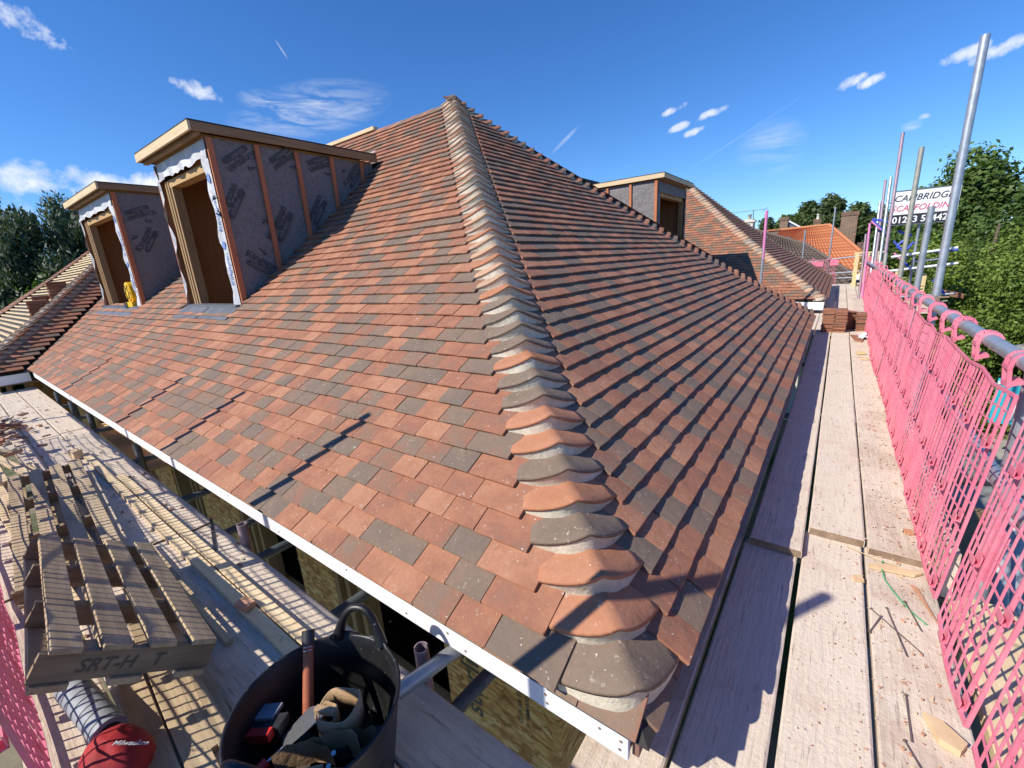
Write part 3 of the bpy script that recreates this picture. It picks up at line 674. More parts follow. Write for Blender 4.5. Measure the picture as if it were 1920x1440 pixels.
def dormer(loc, rz, w, h, d, name_logos, studs, right=True, label=None, back_rise=0.0, pale=False, jam=True):
    """local frame: the front faces -Y, its right-hand corner at the origin, the body runs to +Y and to -X"""
    r = empty('dormer', loc, rz, world=False)
    r['world_children'] = 0
    del r['world_children']
    r.parent = house; r.matrix_parent_inverse = Matrix.Translation(-Vector(house.location))
    if label: r['label'] = label
    zb = -.16
    for sgn, X in ((1, 0.0), (-1, -w)):
        m = MB(); nx, nz = 26, 14; vs = []
        for i in range(nx + 1):
            for j in range(nz + 1):
                y, z = d * 1.0 * i / nx, zb + (h - zb) * j / nz
                bulge = sgn * (.004 + .005 * math.sin(y * 9 + z * 3) * math.sin(z * 5 + y * 2) + .004 * math.sin(13 * z))
                if abs(z - (h - .28)) < .06: bulge += sgn * .007
                vs.append((X + bulge, y, z))
        m.add(vs, [(i * (nz + 1) + j, (i + 1) * (nz + 1) + j, (i + 1) * (nz + 1) + j + 1, i * (nz + 1) + j + 1) for i in range(nx) for j in range(nz)], 'membrane', 0, True)
        vis = (sgn == 1) == right
        if vis:
            eu0 = V(0, sgn, 0)
            for (py, pz, ang, s_) in name_logos:
                a = R(ang); eu = eu0 * math.cos(a) + V(0, 0, 1) * math.sin(a); ev = V(0, 0, 1) * math.cos(a) - eu0 * math.sin(a)
                logo(m, (X + sgn * .0165, py, pz), eu, ev, s_, 'print_blue' if pale else 'print_dark')
        m.build('membrane', r)
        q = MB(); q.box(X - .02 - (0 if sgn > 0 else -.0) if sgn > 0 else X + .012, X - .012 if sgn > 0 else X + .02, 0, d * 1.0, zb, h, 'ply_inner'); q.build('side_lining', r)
        for k, y in enumerate(studs):
            sx = MB(); e = X + sgn * .017
            sx.box(min(e, e + sgn * .022), max(e, e + sgn * .022), y - (.005 if k == 0 else .0), y + .05, zb, h - .005, 'batten_orange_x'); sx.build('batten', r, bevel=.002)
    # flat roof: joists, deck with fascia boards all round
    ov = .145
    f = MB(); f.box(-w - .075, .075, -ov, d * 1.02, h + .105, h + .118, 'felt'); f.build('roof_covering', r)
    fm = 'batten_pale_x' ; f = MB(); f.box(-w - .075, .075, -ov - .002, -ov + .022, h + .022, h + .104, fm); f.build('front_fascia', r, bevel=.002)
    for X in (.053, -w - .075):
        f = MB(); f.box(X, X + .022, -ov + .024, d * 1.02, h + .022, h + .104, 'batten_pale_y' if pale else 'timber_brown_y'); f.build('side_fascia', r, bevel=.002)
    f = MB(); f.box(-w - .05, .05, -ov + .055, -ov + .10, h + .0, h + .045, 'timber_brown_x'); f.build('soffit_batten', r)
    f = MB(); f.box(-w + .02, -.02, -.008, d * 1.0, h - .0, h + .03, 'timber_joist'); f.build('roof_deck', r)
    for k in range(5):
        x = -w + .02 + (w - .08) * k / 4; f = MB(); f.box(x, x + .04, -ov + .03, -.01, h + .046, h + .10, 'timber_brown_y'); f.build('rafter_end', r)
    # opening framed in doubled timbers
    for x in (-w + .115, -w + .165, -w + .225):
        y = .0 + .05 * (x + w - .115) * 3; f = MB(); f.box(x, x + .045, .015 + y, .11 + y, zb, h - .20, 'timber_stud'); f.build('frame_post', r, bevel=.002)
    for x in (-.07, -.13):
        f = MB(); f.box(x, x + .045, .03, .12, zb, h - .20, 'timber_stud'); f.build('frame_post', r)
    f = MB(); f.box(-w + .07, -.02, .03, .15, h - .27, h - .19, 'timber_joist'); f.build('lintel', r, bevel=.002)
    f = MB(); f.box(-w + .07, -.02, .035, .075, h - .12, h - .0, 'timber_joist'); f.build('header', r)
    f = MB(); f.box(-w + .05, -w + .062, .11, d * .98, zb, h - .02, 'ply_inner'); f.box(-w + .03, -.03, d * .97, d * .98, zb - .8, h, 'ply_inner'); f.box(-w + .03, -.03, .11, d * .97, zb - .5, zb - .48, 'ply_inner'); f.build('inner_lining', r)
    f = MB(); f.beam((-w + .35, .2, zb + .03), (-.3, 1.2, zb + .42), .10, .05, 'timber_joist'); f.build('brace', r)
    # white turned-in membrane round the opening
    m = MB(); mw = 'membrane_white'
    if not pale:
        ragged(m, (-.002, -.006, -.02), (-.002, -.006, h - .02), (-1, 0, 0), .125, .022, 26, mw, (0, -.006, 0))
        m.text('Kingspan', (-.035, -.018, h - .86), (0, 0, 1), (-1, 0, 0), .095, 'print_blue', bold=.01)
        m.text('Kingspan', (-.035, -.018, h - 1.40), (0, 0, 1), (-1, 0, 0), .09, 'print_blue', bold=.01)
        for zc in (h - .36, h - 1.0):
            m.add([(-.07 + .035 * math.cos(a), -.0185, zc + .045 * math.sin(a)) for a in [2 * PI * i / 14 for i in range(14)]], [tuple(range(14))], 'print_blue')
        ragged(m, (-w + .01, -.006, h - .012), (0, -.006, h - .012), (0, 0, -1), .17, .020, 28, mw, (0, -.007, 0))
        ragged(m, (-w, -.006, h - .02), (-w, -.006, .02), (1, 0, 0), .065, .03, 18, mw, (0, -.01, 0))
    else:
        ragged(m, (-w + .0, -.006, -.02), (-w + .0, -.006, h - .02), (1, 0, 0), .11, .01, 20, 'membrane', (0, -.004, 0))
        ragged(m, (-w + .01, -.006, h - .012), (0, -.006, h - .012), (0, 0, -1), .20, .012, 20, 'membrane', (0, -.004, 0))
        ragged(m, (-.002, -.006, -.02), (-.002, -.006, h - .02), (-1, 0, 0), .07, .01, 20, 'membrane', (0, -.004, 0))
    m.build('membrane_edge', r)
    # lead sill and apron
    for i in range(2):
        a, b2 = -w + .06 + (w - .07) * i / 2, -w + .06 + (w - .07) * (i + 1) / 2 - .004
        f = MB(); f.prism([(a, -.06, -.085), (a, -.06, .030), (a, .03, .042), (a, .03, -.085)], (b2 - a, 0, 0), 'lead'); f.build('lead_sill', r, bevel=.003)
        f = MB(); a2, b3 = a - .08 + .04 * i, b2 + .02 + .05 * i
        f.prism([(a2, -.050, .012), (a2, -.215, -.098), (a2, -.215, -.103), (a2, -.050, .006)], (b3 - a2 - .004, 0, 0), 'lead'); f.build('lead_apron', r)
    return r
LG1 = [(.12, .62, 58, .10), (.62, .62, 58, .115), (1.10, .80, 58, .10), (.58, -.02, 52, .10), (.16, 1.46, 130, .10), (.62, 1.50, 130, .085), (1.02, 1.48, 150, .08), (1.5, 1.35, 140, .085)]
LG1b = [(.02, .88, 58, .115), (.47, .66, 58, .125), (.93, .85, 56, .115), (.62, .10, 50, .12), (.42, 1.60, 215, .105), (.88, 1.66, 215, .10), (1.34, 1.62, 200, .10), (.12, .52, -30, .11), (1.5, 1.32, 50, .1)]
dm1 = dormer((D1[0], D1[1], D1[3]), 0, D1[2], D1[4], D1[5], LG1b, (.0, .44, .87, 1.30, 1.72, 2.1), label='nearer of the two front dormers, tall timber frame wrapped in grey printed membrane')
dm2 = dormer((D2[0], D2[1], D2[3]), 0, D2[2], D2[4], D2[5], [(.18, .80, 58, .12), (.62, .50, 40, .11), (.5, .12, 52, .11), (.45, 1.45, 200, .11), (1.2, .9, 56, .11)], (.0, .72, 1.5, 2.1), label='farther front dormer with the yellow tool on its sill')
dm3 = dormer((-2.80, 10.30, .93), R(90), 1.95, 1.64, 1.5, [(.72, .90, 38, .10), (.35, .62, 48, .11), (.95, .6, 40, .09)], (.0, .52, 1.02, 1.5), right=False, label='right-hand dormer seen over the hip, side in full sun', pale=True)

# ------------------------------------------------------------------ courtyard slope and the far wing
b = MB(); b.add([(-1.55, WW - .2, -.02), (-1.55, 10.85, -.02), (-2.76, 12.0, .92), (-2.76, 7.0, .92)], [(0, 1, 2, 3)], 'felt')
fD = Face((-1.55, WW), (0, 1), (-1, 0), 4.2, lambda t: -3.8 * t, lambda t: 2.56 + 4.2 * t, lambda x, y, t: x < -2.72 and 8.33 < y < 10.32, .92)
b.add([(-1.57, WW, -.12), (-1.57, 10.65, -.12), (-1.57, 10.65, -2.9), (-1.57, WW, -2.9)], [(0, 1, 2, 3)], 'render_cream')
b.add([(-4.9, 7, 1.9), (-4.9, 12, 1.9), (-5.75, 12, HH), (-5.75, 7, HH)], [(0, 1, 2, 3)], 'felt'); b.build('courtyard_slope', house)
WX, WY = .10, 10.65; RF = 4.1
fFA = Face((WX, WY), (-1, 0), (0, 1), RF, lambda t: RF * t + .21, lambda t: 1.66 + 4.2 * t, None, .98)
fFB = Face((WX, WY), (0, 1), (-1, 0), RF, lambda t: RF * t + .21, lambda t: 7.7 - 3.6 * t - .2, None, .98)
tl = MB(); dk = MB()
for tt in fFA.tiles(.03): fFA.place(tl, tt, 'clay_tile')
for tt in fFB.tiles(.02): fFB.place(tl, tt, 'clay_tile', tone=U(.40, .62))
for tt in fD.tiles(): fD.place(tl, tt, 'clay_tile')
fFA.deck(dk, gaps=lambda t0, t1: [(RF * t0, 1.66 + 4.2 * t0, RF * t1, 1.66 + 4.2 * t1)])
fFB.deck(dk, gaps=lambda t0, t1: [(RF * t0, 7.7 - 3.6 * t0, RF * t1, 7.7 - 3.6 * t1)])
tl.build('far_wing_tiling', house, kind='stuff'); dk.build('far_wing_underlay', house)
zrF = lambda x, y: min(prof(max(0, (y - WY) / RF)), prof(max(0, (WX - x) / RF)))
for n in range(NC): bonnet((WX, WY, 0), (-RF, RF, 0), (-1, 0, 0), (0, 1, 0), zrF, n / NC, 'clay_pale', house, random.choice((.05, .2, .35, .45, .9)), s=.235, mort=True, seg=8, hump=.04)
zrG = lambda x, y: min(prof(max(0, (WY + 7.7 - y) / 3.6)), prof(max(0, (WX - x) / RF)))
for n in range(NC): bonnet((WX, WY + 7.7, 0), (-RF, -3.6, 0), (0, -1, 0), (-1, 0, 0), zrG, n / NC, 'clay_tile', house, U(.45, .8), s=.2, mort=False, seg=6)
b = MB(); b.box(-1.5, WX - .04, WY + .02, WY + .04, -.20, -.03, 'fascia_white'); b.build('wing_fascia', house)
b = MB(); b.box(WX - .06, WX - .04, WY + .04, WY + 7.6, -.2, -.03, 'fascia_white'); b.build('wing_fascia', house)
b = MB(); b.box(-1.55, WX - .35, WY + .3, WY + .4, -2.9, -.2, 'render_cream'); b.box(WX - .45, WX - .35, WY + .4, WY + 7.3, -2.9, -.2, 'render_cream'); b.box(-1.5, WX - .05, WY + .04, WY + .3, -.2, -.18, 'felt'); b.build('wing_wall', house)

# ------------------------------------------------------------------ the left wing, half stripped
LX, LY = -9.98, -0.65; RL = 4.2
fLB = Face((LX, LY), (0, 1), (-1, 0), RL, lambda t: RL * t + .22, lambda t: .59 + 4.22 * t, None, .98)
lw = MB(); dk = MB()
for tt in fLB.tiles(.05): fLB.place(lw, tt, 'clay_tile')
fLB.deck(dk, gaps=lambda t0, t1: [(RL * t0, .65 + 4.23 * t0, RL * t1, .65 + 4.23 * t1)])
fLA = Face((LX, LY), (-1, 0), (0, 1), RL, lambda t: RL * t, lambda t: 8.4 - RL * t, lambda x, y, t: (x > -17.0 + 3.0 * (t) and not (x < LX - RL * t - 0 and x > LX - RL * t - .45)), .98)
for tt in fLA.tiles(): fLA.place(lw, tt, 'clay_tile')
fLA.deck(dk, gaps=lambda t0, t1: [(RL * t0, 8.4 - RL * t0, RL * t1, 8.4 - RL * t1)])
lw.build('left_wing_tiling', house, kind='stuff'); dk.build('left_wing_underlay', house)
for n in range(2, 49):
    t = n / NC; x0, x1 = LX - RL * t - .46, -17.0 + 3.0 * t
    if x0 - x1 > .2:
        b = MB(); b.beam((x0, LY + RL * t, prof(t) + .014), (x1, LY + RL * t, prof(t) + .014), .045, .028, 'batten_pale_x'); b.build('batten', house)
zrL = lambda x, y: min(prof(max(0, (y - LY) / RL)), prof(max(0, (LX - x) / RL)))
for n in range(NC): bonnet((LX, LY, 0), (-RL, RL, 0), (-1, 0, 0), (0, 1, 0), zrL, n / NC, 'clay_pale', house, U(.3, .95), s=.25, mort=True, seg=10, hump=.06)
b = MB(); b.box(LX - .04, LX - .02, LY, -.02, -.17, -.03, 'fascia_white'); b.build('left_wing_fascia', house)
b = MB(); b.box(LX - .30, LX - .02, LY + .2, .32, -.19, -.17, 'timber_brown_y'); b.build('left_wing_soffit', house)
for y in (-.42, -.30, -.1, .1):
    b = MB(); b.box(LX - .34, LX - .25, y, y + .06, -1.9, -.17, 'timber_stud'); b.build('wall_stud', house)
b = MB(); b.box(LX - .7, LX - .6, LY + .6, .4, -2.9, -.2, 'osb'); b.build('left_wall_panel', house)
b = MB(); b.prism([(LX + .04, -.05, -.012), (LX + .04, .02, .0), (LX - .35, .42, .26), (LX - .45, .34, .26), (LX - .06, -.10, -.01)], (0, 0, .012), 'lead'); b.build('valley_lead', house)
# valley tiles down the junction
for i in range(46):
    t = i / NC; P = V(LX + .02 - RL * t, .02 + PA * t, prof(t) + .03); b = MB()
    b.obox(P, (.02, .02, .0), (-.075, .075, .062), (-.03, -.03, .035), 'clay_dark', U(.2, .9)); b.build('valley_edge', house)
# ------------------------------------------------------------------ scaffold boards
BZ = -.28
def board(p0, p1, w, label, group, mat, z0=BZ, z1=None, th=.038, tone=None, cat='scaffold board', name='scaffold_board', ends=True):
    """plank whose top runs from p0 to p1 (plan) at heights z0..z1; the ends are painted and bound with a steel band"""
    z1 = z0 if z1 is None else z1; b = MB(); a, c = V(p0[0], p0[1], z0), V(p1[0], p1[1], z1); d = c - a; L = np.linalg.norm(d); d /= L
    s = np.cross(d, V(0, 0, 1)); s /= np.linalg.norm(s); n = 10; vs = []; wv = U(-.002, .002)
    for i in range(n + 1):
        q = a + d * L * i / n + s * wv * math.sin(i * .9); cup = U(-.0008, .0008)
        vs += [q - s * w / 2, q - s * w * .47 + V(0, 0, .0015 + cup), q + V(0, 0, -.001), q + s * w * .47 + V(0, 0, .0015 - cup), q + s * w / 2, q + s * w / 2 - V(0, 0, th), q - s * w / 2 - V(0, 0, th)]
        for k in (0, 4): vs[-7 + k] = vs[-7 + k] - V(0, 0, .003)
    b.add(vs, [(i * 7 + j, i * 7 + (j + 1) % 7, (i + 1) * 7 + (j + 1) % 7, (i + 1) * 7 + j) for i in range(n) for j in range(7)] + [tuple(range(7))[::-1], tuple(range(n * 7, n * 7 + 7))], mat)
    o = b.build(name); tag(o, label, cat, group); o['tone'] = U(-.2, 1.0) if tone is None else tone
    if ends:
        for e, sg in ((a, -1), (c, 1)):
            q = MB(); q.obox(e + d * sg * .001 - V(0, 0, th / 2), s * w * .96, d * .004, V(0, 0, th * .92), 'rusty'); q.build('end_band', o)
    return o
GR = 'boards of the walkway beside the right-hand eave'; GL_ = 'boards of the walkway in front of the white fascia'
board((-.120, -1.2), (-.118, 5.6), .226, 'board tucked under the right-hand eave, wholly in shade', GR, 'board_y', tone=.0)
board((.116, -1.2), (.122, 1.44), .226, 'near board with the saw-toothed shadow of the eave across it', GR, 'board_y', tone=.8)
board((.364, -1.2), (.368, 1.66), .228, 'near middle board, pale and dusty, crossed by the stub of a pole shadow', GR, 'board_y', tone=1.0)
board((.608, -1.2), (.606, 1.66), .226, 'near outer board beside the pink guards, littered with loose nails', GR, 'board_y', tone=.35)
board((.140, 1.40), (.140, 5.55), .222, 'second board of the eave row, its end lapped over the shaded near board', GR, 'board_y', z0=BZ + .040, z1=BZ + .004, tone=.7)
board((.378, 1.64), (.376, 5.35), .226, 'second middle board whose raised curved end laps over the near one', GR, 'board_y', z0=BZ + .040, z1=BZ + .004, tone=.95)
board((.612, 1.60), (.612, 3.9), .222, 'second outer board, stained red with tile dust', GR, 'board_y', z0=BZ + .034, z1=BZ + .004, tone=.1)
board((.612, 3.92), (.612, 8.0), .222, 'third outer board, under the crumpled white wrapper', GR, 'board_y', tone=.5)
board((.136, 5.58), (.136, 8.02), .224, 'third board of the eave row, ending at the tile stacks', GR, 'board_y', tone=.6)
board((.376, 5.38), (.376, 8.02), .226, 'third middle board, ending at the tile stacks', GR, 'board_y', tone=.9)
board((-.118, 5.62), (-.118, 8.0), .226, 'shaded inner board near the far hip', GR, 'board_y', tone=.1)
lab = ['inner', 'second', 'third', 'outer', 'extra wide outer']
LN = ('hard under the wing eave in full shade', 'at the edge of the wing shade', 'one lane out from the wing shade', 'in the middle of the walkway', 'beside the lane of loose boards', 'against the pink guards')
for k, x in enumerate((-.34, -.10, .14, .38, .62, .86)):
    for j, (y0, y1) in enumerate(((8.05, 11.9), (11.95, 15.6), (15.65, 19.4))):
        if k == 0 and j == 0: continue
        board((x, y0 + .05 * (k % 2)), (x, y1 + .05 * (k % 2)), .228, ('first', 'second', 'last')[j] + ' board past the tile stacks ' + LN[k], 'far boards beyond the tile stacks', 'board_y', tone=U(.3, 1), ends=False)
board((.70, 9.9), (.70, 13.6), .228, 'spare board laid on top of the far walkway beside the guards', 'loose boards on the far walkway', 'board_y', z0=BZ + .043)
board((.93, 9.7), (.94, 13.4), .228, 'second spare board on the far walkway, against the guards', 'loose boards on the far walkway', 'board_y', z0=BZ + .043)
board((.07, 12.4), (.35, 10.3), .10, 'narrow pale plank lying askew on the far walkway', None, 'batten_pale_y', z0=BZ + .02, th=.02, ends=False)
board((.865, -1.1), (.865, 1.5), .20, 'clean pale board outside the pink guards, striped by their shadow', None, 'batten_pale_y', z0=-.30, ends=False)
board((-.20, .10), (.03, .12), .36, 'bright plywood offcut below the corner of the fascia', None, 'ply_bright', z0=-.47, th=.018, cat='plywood', name='plywood_sheet', ends=False)
t = MB(); t.box(.735, .770, 1.45, 8.0, -.30, -.085, 'board_y'); tag(t.build('toe_board'), 'upright toe board standing along the foot of the pink guards', 'toe board')
# left walkway
rows = [(-.045, .0), (-.275, -.23), (-.505, -.46), (-.735, -.69)]
names = ['innermost', 'second', 'third', 'outermost']
for k, (yn, yf) in enumerate(rows):
    dy = lambda x: yn + (yf - yn) * (x / -10.0)
    joints = [(.9, -2.72 - .04 * k), (-2.75 - .04 * k, -6.2 + .05 * k), (-6.23 + .05 * k, -10.05)]
    for j, (xa, xb) in enumerate(joints):
        nar = .10 if (k == 2 and j == 1) else 0
        board((xa, dy(xa) - .113 + nar / 2), (xb, dy(xb) - .113 + nar / 2), .222 - nar, '%s board of the left walkway, %s length' % (names[k], ('near', 'middle', 'far')[j]), GL_, 'board_x', tone=(.2, .8, .9)[j] if k else (.5, .9, 1)[j], z0=BZ, ends=(j < 2))
# low boards seen between the walkway and the wall
for i, (x0, x1, y) in enumerate(((-4.9, -7.3, .20), (-4.6, -6.0, .02))):
    board((x0, y), (x1, y + .04), .22, ('lower board against the wall below the fascia', 'short lower board between walkway and fascia')[i], None, 'ply_bright', z0=-.52 - .03 * i, ends=False)

# ------------------------------------------------------------------ the scaffold itself
sc = empty('scaffold', (.87, 3, -2.9)); tag(sc, 'galvanised tube scaffold around the eaves, its standards rising above the pink guards', 'scaffold')
TR_ = .0262
def stand(name, p0, p1, mat='galvanised', hollow=.84, r=TR_, seg=14):
    b = MB(); b.tube(p0, p1, r, mat, seg, hollow=hollow); return b.build(name, sc)
def coupler(p, ax=(0, 1, 0), s=1.0):
    b = MB(); p = V(*p); ax = V(*ax)
    b.tube(p - ax * .022 * s, p + ax * .022 * s, .036 * s, 'rusty', 10); b.tube(p - V(0, 0, .03 * s) + V(.0, 0, 0), p + V(0, 0, .03 * s), .033 * s, 'galvanised_dull', 10)
    b.beam(p + V(.03, -.05, .0) * s, p + V(.05, .05, .02) * s, .014 * s, .014 * s, 'rusty'); b.tube(p + V(.035, .02, -.02), p + V(.095, .035, -.01), .006, 'galvanised_dull', 6); b.tube(p + V(.03, -.02, .02), p + V(.09, -.04, .025), .006, 'rusty', 6)
    return b.build('coupler', sc)
# guard rail and the lower rails along the right
stand('guard_rail', (.800, -1.3, .750), (.800, 5.9, .672)); stand('guard_rail', (.845, 5.6, .672), (.845, 18.5, .60))
stand('mid_rail', (.845, -1.2, .22), (.845, 8.5, .20)); stand('ledger', (.845, -1.2, -.36), (.845, 8.6, -.36), 'galvanised_dark')
for p, q, m in (((.87, 3.74, -2.9), (.87, 3.97, 2.46), 'galvanised'), ((.88, 5.10, -2.9), (.88, 5.08, 1.44), 'galvanised'), ((.87, 6.42, -2.9), (.87, 6.67, 2.19), 'galvanised_dull'),
                ((.87, 8.55, -2.9), (.87, 10.0, 2.93), 'paint_purple'), ((.90, 9.7, -2.9), (.87, 11.25, 2.36), 'galvanised'), ((.90, 10.7, -2.9), (.87, 12.9, 2.48), 'paint_purple'), ((.90, 12.0, -2.9), (.87, 13.8, 2.08), 'galvanised')):
    stand('standard', p, q, m)
b = MB(); b.tube((.865, 8.62, -2.9), (.865, 9.28, .95), TR_ * 1.01, 'galvanised_dull', 12); b.build('standard_foot', sc)
stand('standard', (.885, 1.52, -2.9), (.87, 1.60, .80)); stand('standard', (.885, .30, -2.9), (.885, .32, .72)); stand('standard', (.885, -1.0, -2.9), (.885, -1.0, .8))
for y, z in ((1.60, .718), (3.82, .695), (5.12, .68), (6.55, .672), (9.25, .652), (10.5, .645), (.32, .735)): coupler((.84, y, z))
for y in (1.2, 3.6, 6.2, 8.2): coupler((.855, y, .205))
for y in (-.9, 1.5, 3.7, 5.9, 8.1, 10.4): stand('transom', (-.40, y, -.345), (.98, y, -.345), 'galvanised_dark')
stand('brace', (.93, 6.4, -2.0), (.93, 1.9, .10), 'pipe_grey', r=.045)
# courtyard pole and the far end guard rail
stand('standard', (-.985, 9.4, -2.9), (-1.012, 9.4, 1.15), 'galvanised'); b = MB(); b.tube((-1.004, 9.4, .95), (-1.013, 9.4, 1.86), .0272, 'paint_magenta', 12); b.build('painted_sleeve', sc)
for x0, z1, m in ((-.915, 1.72, 'galvanised'), (-.085, 2.42, 'galvanised')): stand('standard', (x0 + .0, 19.5, -2.9), (x0 - .02, 19.5, z1), m)
stand('guard_rail', (-.98, 19.45, .53), (1.1, 19.45, .72)); stand('guard_rail', (-.2, 19.46, .10), (1.2, 19.46, .17)); stand('guard_rail', (.0, 19.46, -.07), (1.2, 19.46, -.05))
# left side: outer standards behind the camera's shoulder and the short inner tubes with cut tops
for x, zt in ((-.905, 1.80), (-2.60, 1.84), (-4.02, 1.75), (-5.2, 1.7), (-7.6, 1.7)): stand('standard', (x, -.955, -2.9), (x, -.955, zt))
stand('guard_rail', (.6, -.955, .635), (-7.8, -.955, .635)); stand('mid_rail', (.6, -.955, .2), (-7.8, -.955, .2))
stand('ledger', (.9, -.93, -.36), (-10, -.93, -.36), 'galvanised_dark')
for x in (-.82, -2.30, -4.55, -6.35, -7.35, -8.35): stand('standard', (x, .0 + (.035 if x < -3 else -.02), -2.9), (x, .0 + (.035 if x < -3 else -.02), -.155), 'paint_purple' if x > -3 else 'galvanised_dark')
for x in (-.70, -1.47, -2.22, -2.66, -3.42, -4.66, -6.2, -7.1, -8.1): stand('transom', (x - .03, -.98, -.345 + .0), (x + .06, .42, -.335), 'galvanised_dark')
b = MB(); b.tube((-.79, -.16, -.20), (-.66, .30, -.17), TR_, 'galvanised', 12, hollow=.8); b.build('short_tube', sc)
b = MB(); b.beam((-2.78, -.03, BZ + .004), (-2.25, -.19, BZ + .004), .014, .006, 'tool_black'); b.build('cable_tie', sc)

# ------------------------------------------------------------------ pink mesh guards
def guard_mesh(W=1.27, H=.86, seed=0, warp=.02):
    rr = random.Random(seed); b = MB(); nx = int(W / .051); nz = int(H / .061); hx, hz = W / nx, H / nz
    def bul(x, z): return warp * math.sin(PI * x / W) * math.sin(2.2 * z / H + .3) + .004 * math.sin(x * 9)
    def bar(x0, z0, x1, z1, w, d, y=0.0):
        k = 6; pts = [((x0 + (x1 - x0) * i / k), (z0 + (z1 - z0) * i / k)) for i in range(k + 1)]; vert = abs(z1 - z0) > abs(x1 - x0); vs = []
        for x, z in pts:
            yb = bul(x, z) + y
            for sx, sy in ((-1, -1), (1, -1), (1, 1), (-1, 1)): vs.append((x + (sx * w / 2 if vert else 0), yb + sy * d / 2, z + (0 if vert else sx * w / 2)))
        vs = [(a_, b_2, c_ - .020 * (c_ / H) * abs(math.sin(2.6 * PI * a_ / W + .3)) - .010 * math.sin(PI * a_ / W) * (1 - c_ / H)) for a_, b_2, c_ in vs]
        b.add(vs, [(i * 4 + j, i * 4 + (j + 1) % 4, i * 4 + 4 + (j + 1) % 4, i * 4 + 4 + j) for i in range(k) for j in range(4)] + [(3, 2, 1, 0), (k * 4, k * 4 + 1, k * 4 + 2, k * 4 + 3)], 'pink_plastic')
    for i in range(nx + 1):
        th = i % 5 in (0, 1); x = i * hx
        bar(x, 0, x, H, .0090 if th else .0044, .010 if th else .006)
    for j in range(nz + 1):
        e = j in (0, nz); bar(0, j * hz, W, j * hz, .010 if e else .0040, .010 if e else .0045, .0005)
    for i in range(0, nx, 5):
        for j in (1, 6, 11):
            if j < nz:   # moulded pockets between the doubled bars
                x = (i + .5) * hx; z = j * hz; y = bul(x, z) + .009
                b.box(x - hx * .42, x + hx * .42, y, y + .004, z - .02, z + .018, 'pink_plastic'); b.box(x - hx * .42, x + hx * .42, y, y + .018, z - .022, z - .018, 'pink_plastic'); b.box(x - hx * .42, x + hx * .42, y + .015, y + .018, z - .022, z + .004, 'pink_plastic')
    i0 = nx // 2; b.box(i0 * hx, (i0 + 2.6) * hx, -.004 + warp * .8, .0 + warp * .8, H * .40, H * .62, 'pink_plastic')
    return b
def hook(x, H, dy, dz, r=.031):
    """moulded clip: two straps leave the top edge, wrap squarely over the rail and are tied by cross bars"""
    b = MB(); cy, cz = -dy, H + dz
    for s in (-.030, .030):
        P = [(0, H - .004), (.004, H + .02), (cy + r + .004, cz - .02), (cy + r + .004, cz + .012), (cy + r * .62, cz + r + .002), (cy - r * .62, cz + r + .002), (cy - r - .004, cz + .012), (cy - r - .004, cz - .022)]
        for (y0, z0), (y1, z1) in zip(P[:-1], P[1:]): b.beam((x + s, y0, z0), (x + s, y1, z1), .012, .009, 'pink_plastic', up=(1, 0, 0))
    for y, z, w in ((.003, H + .008, .016), (cy + r + .006, cz - .016, .014), (cy, cz + r + .005, .010), (cy - r - .006, cz - .018, .014)): b.beam((x - .036, y, z), (x + .036, y, z), .010, w, 'pink_plastic')
    b.prism([(x - .036, .004, H + .0), (x - .036, -.034, H + .018), (x - .036, -.030, H + .030), (x - .036, .006, H + .020)], (.072, 0, 0), 'pink_plastic')
    return b
GPr = 'pink mesh guards along the right-hand rail'; GPl = 'pink mesh guards along the left-hand rail'; GPe = 'pink mesh guards closing the far end'
def guard(W, H, seed, hooks, dy, dz, label, group, warp=.02):
    r = empty('mesh_guard', (0, 0, 0), world=False); tag(r, label, 'mesh guard', group)
    guard_mesh(W, H, seed, warp).build('mesh', r)
    for x in hooks: hook(x, H, dy, dz).build('hook', r)
    return r
def set_guard(r, P, ax, lean, out):
    """stand the panel at P, its width along ax (plan), its foot leaning back from the rail by lean"""
    ax = V(*ax, 0); up = V(out[0] * lean, out[1] * lean, math.sqrt(1 - lean * lean)); n = np.cross(up, ax)
    r.matrix_world = Matrix(((ax[0], n[0], up[0], P[0]), (ax[1], n[1], up[1], P[1]), (ax[2], n[2], up[2], P[2]), (0, 0, 0, 1)))
# for the right side: width runs to +Y, n = up x ax must point to -X (so -n is outwards, the hooks reach out)
gA = guard(1.27, .865, 1, (.13, .60, 1.08), .022, .085, 'second nearest pink mesh guard, its top corner free before a teal banner', GPr)
set_guard(gA, (.700, 1.33, -.235), (0, 1), .085, (1, 0))
gB = guard(.50, .85, 2, (.16, .36), .016, .105, 'narrow nearest pink guard with large open meshes over grey tubes', GPr, .012); set_guard(gB, (.700, .75, -.255), (0, 1), .10, (1, 0))
gC = guard(1.27, .865, 3, (.2, .9), .018, .11, 'pink guard cut off by the lower right corner of the photo', GPr); set_guard(gC, (.705, -.58, -.26), (0, 1), .09, (1, 0))
y = 2.62
labs = ['second full pink guard along the right rail', 'third pink guard along the right rail, bulging towards the boards', 'fourth pink guard along the right rail', 'pink guard beside the crumpled white wrapper', 'pink guard beside the red tile stacks',
        'pink guard just beyond the tile stacks', 'pink guard at the foot of the leaning purple pole', 'pink guard beside the spare boards laid on the walkway', 'pink guard past the spare boards', 'pink guard below the blue lattice beams', 'last pink guard next to the yellow pallet']
for k, lb in enumerate(labs):
    c = copy_tree(gA); c['label'] = lb; set_guard(c, (.700 + U(-.02, .015) + (.02 if k > 2 else 0) + .012 * k * (k > 4), y, -.24 + U(-.015, .01)), (0, 1), .08 + U(-.015, .02), (1, 0)); y += 1.24 + U(-.02, .06)
